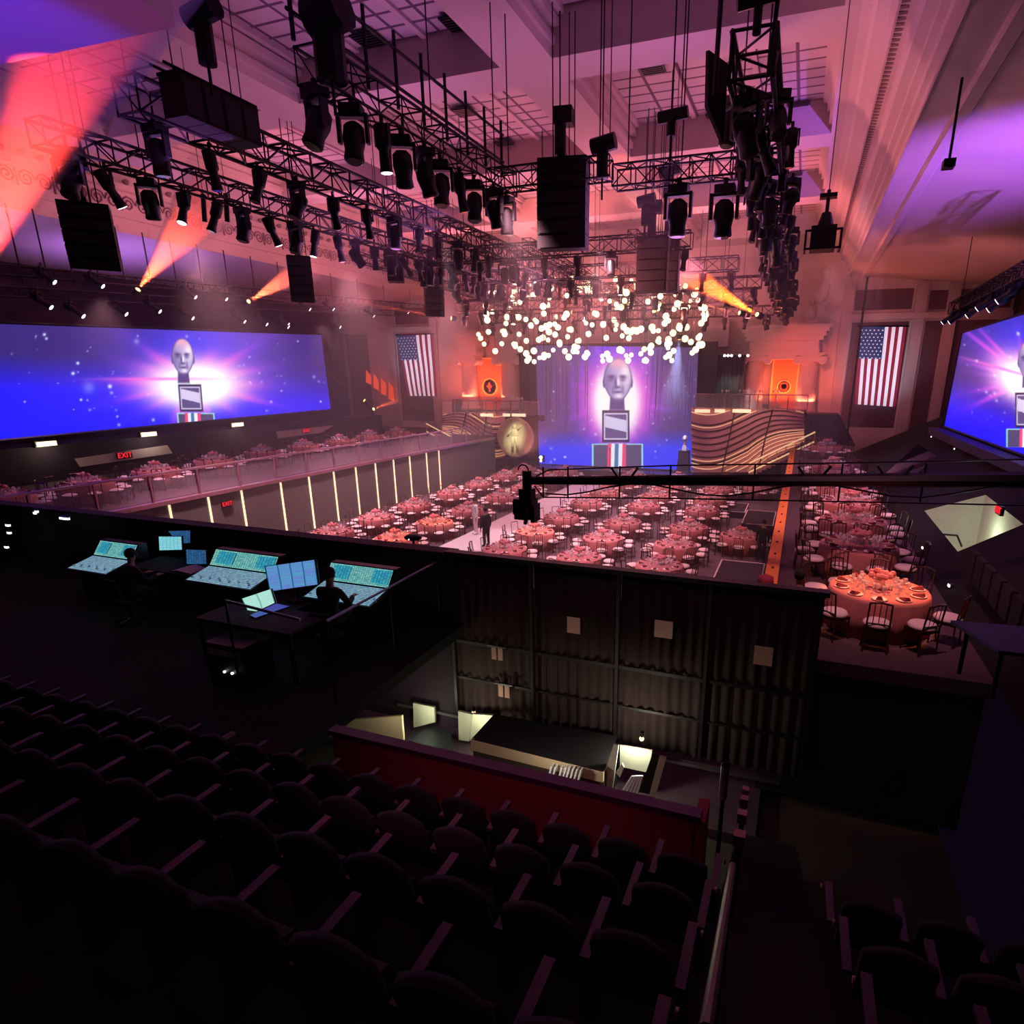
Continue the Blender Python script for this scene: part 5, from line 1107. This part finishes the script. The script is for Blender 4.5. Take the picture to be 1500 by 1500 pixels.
def office_chair(p, rz, label):
    t = thing('office_chair', label, 'chair', p, rz); MB().lathe([(.2, .42), (.24, .44), (.24, .48), (.2, .5)], n=16).build('seat', 'seat_fabric', t, True); MB().slab((-.2, -.2, .58), (.2, -.2, .58), (.18, -.26, .95), (-.18, -.26, .95), .05).build('backrest', 'seat_fabric', t)
    MB().tube((0, 0, .1), (0, 0, .42), .03, 8).build('column', 'black_metal', t); MB().tube((0, -.22, .44), (0, -.23, .7), .02, 6).build('back_strut', 'black_metal', t)
    m = MB()
    for k in range(5): a = k * 2 * PI / 5; m.tube((0, 0, .1), (.26 * math.cos(a), .26 * math.sin(a), .05), .02, 6).ball((.26 * math.cos(a), .26 * math.sin(a), .03), .03, 6)
    m.build('foot', 'black_metal', t)
a = at(482, 838, 'Y', 7.9); person((a.x, 7.75, -4.75 + .28), 0.1, 'person in dark clothes seated at the console closest to the drapes, seen from behind', True, 'clothes', .12); office_chair((a.x, 7.75, -4.75), 0.1, 'dark office chair under the person at the console closest to the drapes'); 
a = at(188, 830, 'Y', 7.9); person((a.x, 7.75, -4.75 + .12), -0.1, 'person in dark clothes seated before the farthest mixing console', True, 'clothes', .16); office_chair((a.x, 7.75, -4.75), -0.1, 'dark office chair under the person at the farthest console')
a = at(1117, 792, 'Z', FZ + .9); person((a.x, a.y, FZ), PI * .9, 'person in dark clothes standing on the floor beside the nearest outlined platform', False, 'clothes', 0, 'down')
a = at(1172, 862, 'Y', 11.3); person((a.x, 11.3, TZ - .1), .4, 'person in dark clothes seated behind the drape end beside the orange kerb', True, 'clothes', .05, 'desk'); office_chair((a.x, 11.3, TZ), .4, 'dark chair under the person behind the drape end')
a = at(738, 790, 'Z', FZ + .2); person((-13.9, 25.0, -7.2), 2.4, 'person in pale clothes standing on the white runway near the crane head', False, 'pale_clothes', 0, 'down'); person((-12.4, 23.2, -7.2), 1.2, 'person in dark clothes standing on the white runway beside the pale-clothed person', False, 'clothes', 0, 'down')
# round red top and dark parasol like stage monitor
t = thing('floor_monitor', 'black oval speaker on a stand rising behind the balcony edge near the floor tables', 'speaker', at(607, 812, 'Y', 10.7)); t.location.z = FZ
ztop = at(607, 790, 'Y', 10.7).z - FZ
MB().lathe([(.2, 0), (.2, .04), (.025, .06), (.025, ztop)], n=10).build('stand', 'black_metal', t); MB().ball((0, 0, ztop + .04), .2, 14, (1, .8, .35)).build('head', 'lamp_black', t, True); MB().ball((0, -.16, ztop + .03), .015, 6).build('indicator_lamp', 'white_lens', t)
p = at(1122, 846, 'Y', 13.4); t = thing('round_cap_stool', 'round red padded stool beside the foot of the orange kerb', 'stool', (p.x, 13.4, TZ - 1.2)); 
MB().lathe([(.05, p.z - TZ + 1.05), (.17, p.z - TZ + 1.08), (.16, p.z - TZ + 1.22), (.02, p.z - TZ + 1.28)], n=16).build('seat', 'red_wall', t, True); MB().tube((0, 0, -1.6), (0, 0, p.z - TZ + 1.08), .04, 8).lathe([(.2, -1.6), (.2, -1.56)], n=14).build('foot', 'black_metal', t)

# ------------------------------------------------------------------ pit below, seen over the parapet
st('floor_pit', MB().box(-12, 3, 5.9, 16, FZ - .25, FZ - .2), 'concrete')
st('wall_pit_back', MB().box(-12, -.2, 12.6, 12.8, FZ, -4.9), 'concrete')
def roomy(q, m_, name, label, cat, t_=.06):
    o = MB().slab(*q, t_).build(name, m_); tag(o, label, cat); return o
Q = lambda pts, Y: [at(x, y, 'Y', Yv) for (x, y), Yv in zip(pts, Y if isinstance(Y, (list, tuple)) else [Y] * 4)]
roomy(Q(((497, 1071), (591, 1090), (588, 1049), (518, 1054)), 9.0), 'cream', 'partition_board', 'pale slanted partition board behind the parapet under the control platform', 'partition')
roomy(Q(((606, 1066), (637, 1058), (636, 1036), (605, 1030)), 9.75), 'green_white', 'lit_partition', 'pale lit panel deep behind the dark floor under the desks', 'panel')
roomy(Q(((672, 1084), (687, 1086), (692, 1047), (671, 1042)), 9.75), 'green_white', 'lit_partition', 'brightest pale yellow panel beside the dark rooftop', 'panel')
roomy(Q(((688, 1085), (712, 1062), (722, 1048), (692, 1046)), 9.7), 'green_white', 'lit_partition', 'narrow pale panel tucked behind the corner of the dark rooftop', 'panel')
roomy([at(598, 1084, 'Z', -7.15), at(665, 1108, 'Z', -7.15), at(660, 1072, 'Z', -7.15), at(630, 1064, 'Z', -7.15)], 'console_body', 'floor_mat', 'grey floor mat lit dimly beyond the parapet', 'mat', .03)
# black cabin with cream fascia
t = thing('cabin', 'low black-roofed cabin with cream fascia below the drapes', 'cabin', at(790, 1110, 'Y', 9.0)); o_ = t.location
fl, fr = at(690, 1083, 'Y', 8.7), at(884, 1131, 'Y', 8.7); zr = (fl.z + fr.z) / 2
bl, br = at(724, 1046, 'Y', 9.75), at(904, 1078, 'Y', 9.75)
MB().slab(Vector((fl.x, 8.7, fl.z)) - o_, Vector((fr.x, 8.7, fr.z)) - o_, br - o_, bl - o_, .05).build('roof', 'room_dark', t)
MB().hexa([Vector((fl.x, 8.68, fl.z - .22)) - o_, Vector((fr.x, 8.68, fr.z - .2)) - o_, Vector((fr.x, 8.75, fr.z - .2)) - o_, Vector((fl.x, 8.75, fl.z - .22)) - o_, Vector((fl.x, 8.68, fl.z)) - o_, Vector((fr.x, 8.68, fr.z)) - o_, Vector((fr.x, 8.75, fr.z)) - o_, Vector((fl.x, 8.75, fl.z)) - o_]).build('fascia', 'cream', t)
MB().hexa([Vector((fl.x, 8.75, FZ)) - o_, Vector((fr.x, 8.75, FZ)) - o_, Vector((fr.x, 9.7, FZ)) - o_, Vector((fl.x, 9.7, FZ)) - o_, Vector((fl.x, 8.75, fl.z - .1)) - o_, Vector((fr.x, 8.75, fr.z - .1)) - o_, Vector((fr.x, 9.7, fr.z - .3)) - o_, Vector((fl.x, 9.7, fl.z - .3)) - o_]).build('wall', 'concrete', t)
for i, (px, n_) in enumerate(((814, 2), (829, 2), (848, 4))):
    p = at(px, 1134 + i * 2, 'Y', 8.45); t = thing('booklet_bundle', f'{ORD[i]} bundle of white booklets standing before the cabin fascia, counted from the desks side', 'booklets', p, 0, 'white booklets by the cabin')
    for k in range(n_): MB().slab((-.05 * n_ + k * .07 - .05, 0, -.1), (-.05 * n_ + k * .07 - .02, 0, -.1), (-.05 * n_ + k * .07 + .03, .02, .12), (-.05 * n_ + k * .07, .02, .12), .1).build('booklet', 'book_white', t)
t = thing('open_box', 'white open crate with pale wall and white folders inside', 'crate', at(920, 1120, 'Y', 9)); o_ = t.location
for nm_, q, m_ in (('side_panel', Q(((880, 1152), (897, 1156), (906, 1092), (899, 1090)), 8.9), 'paint_white'), ('back_panel', Q(((908, 1123), (950, 1132), (955, 1100), (908, 1092)), 9.4), 'green_white'), ('inner_panel', Q(((902, 1132), (908, 1139), (914, 1124), (911, 1119)), 8.8), 'paint_white'), ('dark_panel', Q(((936, 1160), (958, 1165), (968, 1108), (955, 1106)), 8.7), 'room_dark'), ('end_panel', Q(((950, 1168), (959, 1170), (976, 1110), (966, 1108)), 8.6), 'green_white')):
    MB().slab(*[a - o_ for a in q], .04).build(nm_, m_, t)
for k in range(5):
    q = Q(((911 + k * 5, 1158 + k), (914 + k * 5, 1159 + k), (928 + k * 3.4, 1137), (925 + k * 3.4, 1137)), 8.75); tag(MB().slab(*q, .03).build('white_folder', 'book_white'), f'{ORD[k]} white folder standing inside the open crate, from the cabin side', 'folder', 'white folders in the crate')
for i, (px, py) in enumerate(((940, 1082), (694, 1044), (620, 1034))):
    p = at(px, py, 'Y', 9.95); t = thing('work_lamp', ['small yellow work lamp above the open crate', 'small work lamp above the brightest pale panel', 'small work lamp over the deep lit panel'][i], 'lamp', p)
    MB().ball((0, 0, 0), .05, 8).build('bulb', 'strip_light', t); MB().tube((0, 0, .04), (0, 0, .14), .03, 6).build('holder', 'lamp_black', t)
for q_, Y_, c_, w_ in (((925, 1098), 9.1, (1, .95, .72), 26), ((694, 1064), 9.3, (1, .98, .65), 13), ((618, 1056), 9.3, (.95, .95, .65), 10), ((560, 1060), 8.3, (1, .9, .65), 10), ((800, 1118), 8.0, (1, .85, .65), 14)): point(at(*q_, 'Y', Y_), c_, w_, .06)

# ------------------------------------------------------------------ parapet
YP = 5.7
tl, tr = at(486, 1076, 'Y', YP), at(1020, 1190, 'Y', YP); zt = (tl.z + tr.z) / 2
st('wall_parapet', MB().box(tl.x, tr.x, YP, YP + .1, -7.4, tl.z * .5 + tr.z * .5 - .05).box(tr.x - .02, tr.x + .1, YP, YP + .4, -7.4, zt - .05), 'red_wall')
cp = MB().box(tl.x - .03, tr.x + .05, YP - .03, YP + .13, zt - .05, zt + .02)
st('trim_parapet', cp, 'purple_cap')

# ------------------------------------------------------------------ raked seats
def rowY(k): return 1.76 + .98 * k
def rowZ(k): return -2.67 - .575 * k - .62      # floor of row k
b = MB()
for k in range(-1, 4):
    b.box(-24, -.28, rowY(k) - .1 - .5, rowY(k) + .55, rowZ(k) - .6, rowZ(k)); b.box(.62, 8, rowY(k) - .6, rowY(k) + .55, rowZ(k) - .6, rowZ(k))
b.box(-22, -6, 5.6, 9.9, -6, -5.0) if False else None
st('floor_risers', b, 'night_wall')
b = MB()
for k in range(-2, 16): y = .8 + k * .49; z = -2.75 - .287 * k; b.box(-.28, .62, y, y + .5, z - .5, z)
st('floor_aisle_steps', b, 'step_carpet')
SE = thing('theatre_seat', 'x', 'seat')
def arc_back():
    m = MB(); n = 8; vs = []
    for i in range(n + 1):
        x = -.22 + .44 * i / n; y = .02 * math.cos(x * 6); zt_ = .86 + .06 * math.cos(x / .22 * PI / 2); yb_ = -.14
        vs += [(x, .0 + y, .34), (x, yb_ + y, zt_), (x, yb_ + y - .07, zt_ - .01), (x, -.08 + y, .34)]
    fs = [f for i in range(n) for f in ((4 * i, 4 * i + 4, 4 * i + 5, 4 * i + 1), (4 * i + 1, 4 * i + 5, 4 * i + 6, 4 * i + 2), (4 * i + 2, 4 * i + 6, 4 * i + 7, 4 * i + 3), (4 * i, 4 * i + 3, 4 * i + 7, 4 * i + 4))] + [(0, 1, 2, 3), (4 * n, 4 * n + 3, 4 * n + 2, 4 * n + 1)]
    return m.add(vs, fs)
arc_back().build('backrest', 'seat_fabric', SE, True); MB().hexa([(-.2, .0, .36), (.2, .0, .36), (.2, .08, .42), (-.2, .08, .42), (-.15, -.04, .66), (.15, -.04, .66), (.15, .03, .64), (-.15, .03, .64)]).build('folded_seat', 'seat_fabric', SE)
MB().box(.25, .31, -.12, .34, .58, .62).build('armrest', 'wood_arm', SE); MB().box(.26, .3, -.08, .2, 0, .58).build('stanchion', 'black_metal', SE); KIDS[SE.name] = list(SE.children)
first = True; SN = {0: 'nearest row', 1: 'second row', 2: 'third row', 3: 'fourth row'}
for k in range(4):
    n = (12, 16, 22, 26)[k]
    for i in range(n):
        x = -.28 - .31 - i * .56; o = SE if first else copy_tree(SE); first = False; o.location = (x, rowY(k), rowZ(k)); tag(o, f'dark theatre seat, {SN[k]}, {ORD[i]} in from the step aisle', 'seat', 'dark theatre seats beside the step aisle')
        if i == 0: e = MB().tube((.33, .33, .55), (.345, .33, .55), .025, 10).build('end_lamp', 'paper', o)
    for i in range(5):
        x = .95 + i * .56; o = copy_tree(SE); o.location = (x, rowY(k), rowZ(k)); tag(o, f'dark theatre seat beyond the handrail, {SN[k]}, {ORD[i]} from the steps', 'seat', 'dark theatre seats beyond the handrail')
        if i == 0: MB().box(-.31, -.25, -.12, .34, .58, .62).build('end_armrest', 'wood_arm', o); MB().tube((-.345, .33, .55), (-.33, .33, .55), .022, 10).build('end_lamp', 'paper', o)
# aisle handrail with marker blocks
p0 = at(1034, 1510, 'Y', 1.5); p1 = at(1073, 1270, 'Y', 3.4); t = thing('aisle_handrail', 'reddish wooden handrail running down the middle of the step aisle', 'handrail', p0); d = p1 - p0
MB().tube((0, 0, 0), d, .026, 10).ball(d, .03, 8).build('rail', 'wood_arm', t)
for f in (0, .5, .97): MB().tube(d * f, d * f - Vector((0, 0, .85)), .018, 6).build('post', 'black_metal', t)
for i, (px, py, s) in enumerate(((1083, 1228, .045), (1087, 1196, .042), (1090, 1174, .04), (1092, 1160, .036))):
    Y = (4.3, 5.0, 5.7, 6.3)[i]; p = at(px, py, 'Y', Y); t = thing('marker_post', f'{ORD[i]} pinkish white capped marker post below the handrail end', 'post', p, 0, 'marker posts down the aisle')
    MB().box(-s, s, -s, s, -.05, .05).build('cap', 'paper', t); MB().tube((0, 0, -.05), (0, 0, -.8), .02, 6).build('post', 'black_metal', t)
p = at(1060, 1150, 'Y', 7.2); t = thing('grey_bollard', 'pale grey upright tube standing past the parapet end', 'post', p); MB().tube((0, 0, -.2), (0, 0, .3), .055, 10).build('tube', 'steel', t); MB().ball((0, 0, .32), .06, 8).tube((0, 0, -.2), (0, 0, -1.2), .03, 6).build('post', 'black_metal', t)
#@END
#@LIGHTS
wd = bpy.data.worlds.new('world'); SC.world = wd; wd.use_nodes = True
wd.node_tree.nodes['Background'].inputs[0].default_value = (0.02, 0.008, 0.03, 1); wd.node_tree.nodes['Background'].inputs[1].default_value = 0.15
PINK = (1, .42, .55); ROSE = (1, .32, .38); VIO = (.62, .28, 1.0); RED = (1, .12, .1); ORG = (1, .38, .12)
# added unseen lamps washing the ceiling, violet near us to rose by the stage
for x in (-4.5, -13.5, -22.5):
    area((x, 11, 4.4), (x, 7, 10), (.4, .11, .62), 95 * (.25 if x < -20 else .8), 4, 4)
    area((x, 20, 4.4), (x, 15.5, 10), (.6, .2, .62), 175 * (.25 if x < -20 else 1), 4, 4)
    area((x, 30, 4.4), (x, 25, 10), (.95, .26, .5), 270, 4, 4)
    area((x, 40, 4.4), (x, 35, 10), (1, .2, .27), 620, 4, 4)
# side friezes
spot((-18, 14, 3), (XL, 16, 8), (.6, .2, .55), 500, 80); spot((-18, 24, 3), (XL, 27, 8), (1, .28, .3), 2600, 80)
spot((-8, 12, 3), (1.5, 14, 8), (.9, .3, .42), 900, 80); spot((-8, 24, 3), (1.5, 26, 8), (1, .28, .3), 1900, 80); spot((-8, 38, 3), (1.5, 42, 8), (1, .2, .14), 2600, 80)
# aisle ceilings, violet
spot((9, 15, -1.5), (5.2, 25, 6.3), (.42, .12, 1), 19000, 42, 1); spot((-34, 14, 1), (-34, 16, 6), (.45, .2, 1), 1500, 120, 1); spot((-34, 24, 1), (-34, 26, 6), (.45, .2, 1), 1500, 120, 1); spot((8, 36, 0), (7, 40, 6.2), (1, .25, .25), 450, 90, 1)
# balcony soffit, blue and magenta
spot((-9, 3.2, .5), at(20, 15, 'Z', 4.2), (.05, .02, 1), 700, 40, .6); spot((-6, 3.2, .5), at(150, 5, 'Z', 4.2), (.6, .03, .7), 260, 50, 1)
# back wall and portals
spot((-14, 30, 5), (-14, 50, 5), (1, .2, .2), 13000, 90, 1)
spot((-1, 38, 3), (-.5, 49.5, -.5), (1, .12, .09), 3800, 46, 1); spot((-26, 38, 3), (-27, 49.5, -.5), (1, .12, .09), 3800, 46, 1)
spot((3, 34, 0), (4.5, 49, 1), (.9, .3, .4), 1500, 50, 1); spot((-31, 34, 0), (-33, 49, 1), (.9, .3, .4), 1500, 50, 1)
area((-.8, 48.2, -1.7), (-.8, 48.6, 3), (1, .16, .07), 420, 4, .4); area((-26, 48.2, -1.7), (-26, 48.6, 3), (1, .16, .07), 420, 5, .4)
spot((-13.5, 30, -4), (-13.5, 41, 5), (1, .28, .2), 6000, 85, 1)
# floor washes
for x in (-20, -8):
    for y in (20, 28, 36): spot((x, y - 3, 4.6), (x, y, FZ), (1, .46, .54), 9800, 74, 1, .4)
spot((-26, 18, 3), (-26.5, 18, TZ), (1, .45, .6), 1300, 100, 1); spot((-26, 30, 3), (-27, 32, TZ), (1, .42, .52), 1700, 100, 1)
spot((1, 9, 4.8), (1.7, 14, TZ), (1, .4, .45), 1900, 50, 1); spot((1, 20, 4.8), (1.7, 22, TZ), (1, .45, .65), 2700, 60, 1); spot((.5, 30, 4.5), (1.5, 34, TZ), (1, .45, .6), 2700, 60, 1)
spot((-13, 22, 4.8), (-13.2, 24, FZ), (1, .75, .85), 6500, 26, .6); spot((-13, 30, 4.8), (-13.2, 33, FZ), (1, .8, .9), 6500, 28, .6)
for p in ((-15.9, 24.6, FZ), (-10.7, 24.6, FZ), (1.7, 12.4, TZ), (-15.9, 21.5, FZ)): spot(Vector(p) + Vector((1, 2, 11)), p, (1, .28, .08), 9000, 12, .5)
spot((1.3, 12, 4.5), (-.2, 24, TZ), (1, .3, .1), 2500, 40, 1)
# stage
spot((-13, 38, 3.5), (-13, 45, -6.5), (.7, .5, 1), 1500, 60, 1); spot((-18, 38, 2), at(755, 641, 'Y', 44.6), (1, .9, .6), 7000, 12, 1); spot((-2, 38, 3), (-3, 45, -4), (1, .6, .45), 1800, 40, 1); spot((-24, 38, 3), (-25, 45, -4), (1, .6, .45), 1800, 40, 1)
for p in ((4.6, 44, -2), (-33, 44, -1)): spot(p, Vector(p) + Vector((.2 if p[0] > 0 else 0, 5.5, 2.5)), (.7, .8, 1), 500, 60, 1)
# added unseen lamps brightening the drape panels and the red parapet
spot((-2, 4, 3.5), (-2, 10, -5), (1, .5, .45), 60, 60, 1)
spot((-2.5, 2.2, -1.0), (-2.9, 5.7, -5.0), (1, .25, .45), 85, 62, 1)
SC.view_settings.view_transform = 'Standard'; SC.view_settings.look = 'None'; SC.view_settings.exposure = 0.0; SC.view_settings.gamma = 1.0; SC.view_settings.use_curve_mapping = False
cy = SC.cycles; cy.max_bounces = 4; cy.diffuse_bounces = 2; cy.glossy_bounces = 2; cy.transmission_bounces = 3; cy.transparent_max_bounces = 10; cy.volume_bounces = 0
cy.sample_clamp_indirect = 4; cy.caustics_reflective = False; cy.caustics_refractive = False; cy.use_denoising = True
#@HAZE
haze_mat('hall_haze', 0.009, 0.3, (1, .85, .9))
tag(MB().box(-29, 1.8, 17, 45, -7, 8.5).build('hall_haze', 'hall_haze'), 'thin rosy haze hanging in the hall air', 'haze', None, 'stuff')
#@END
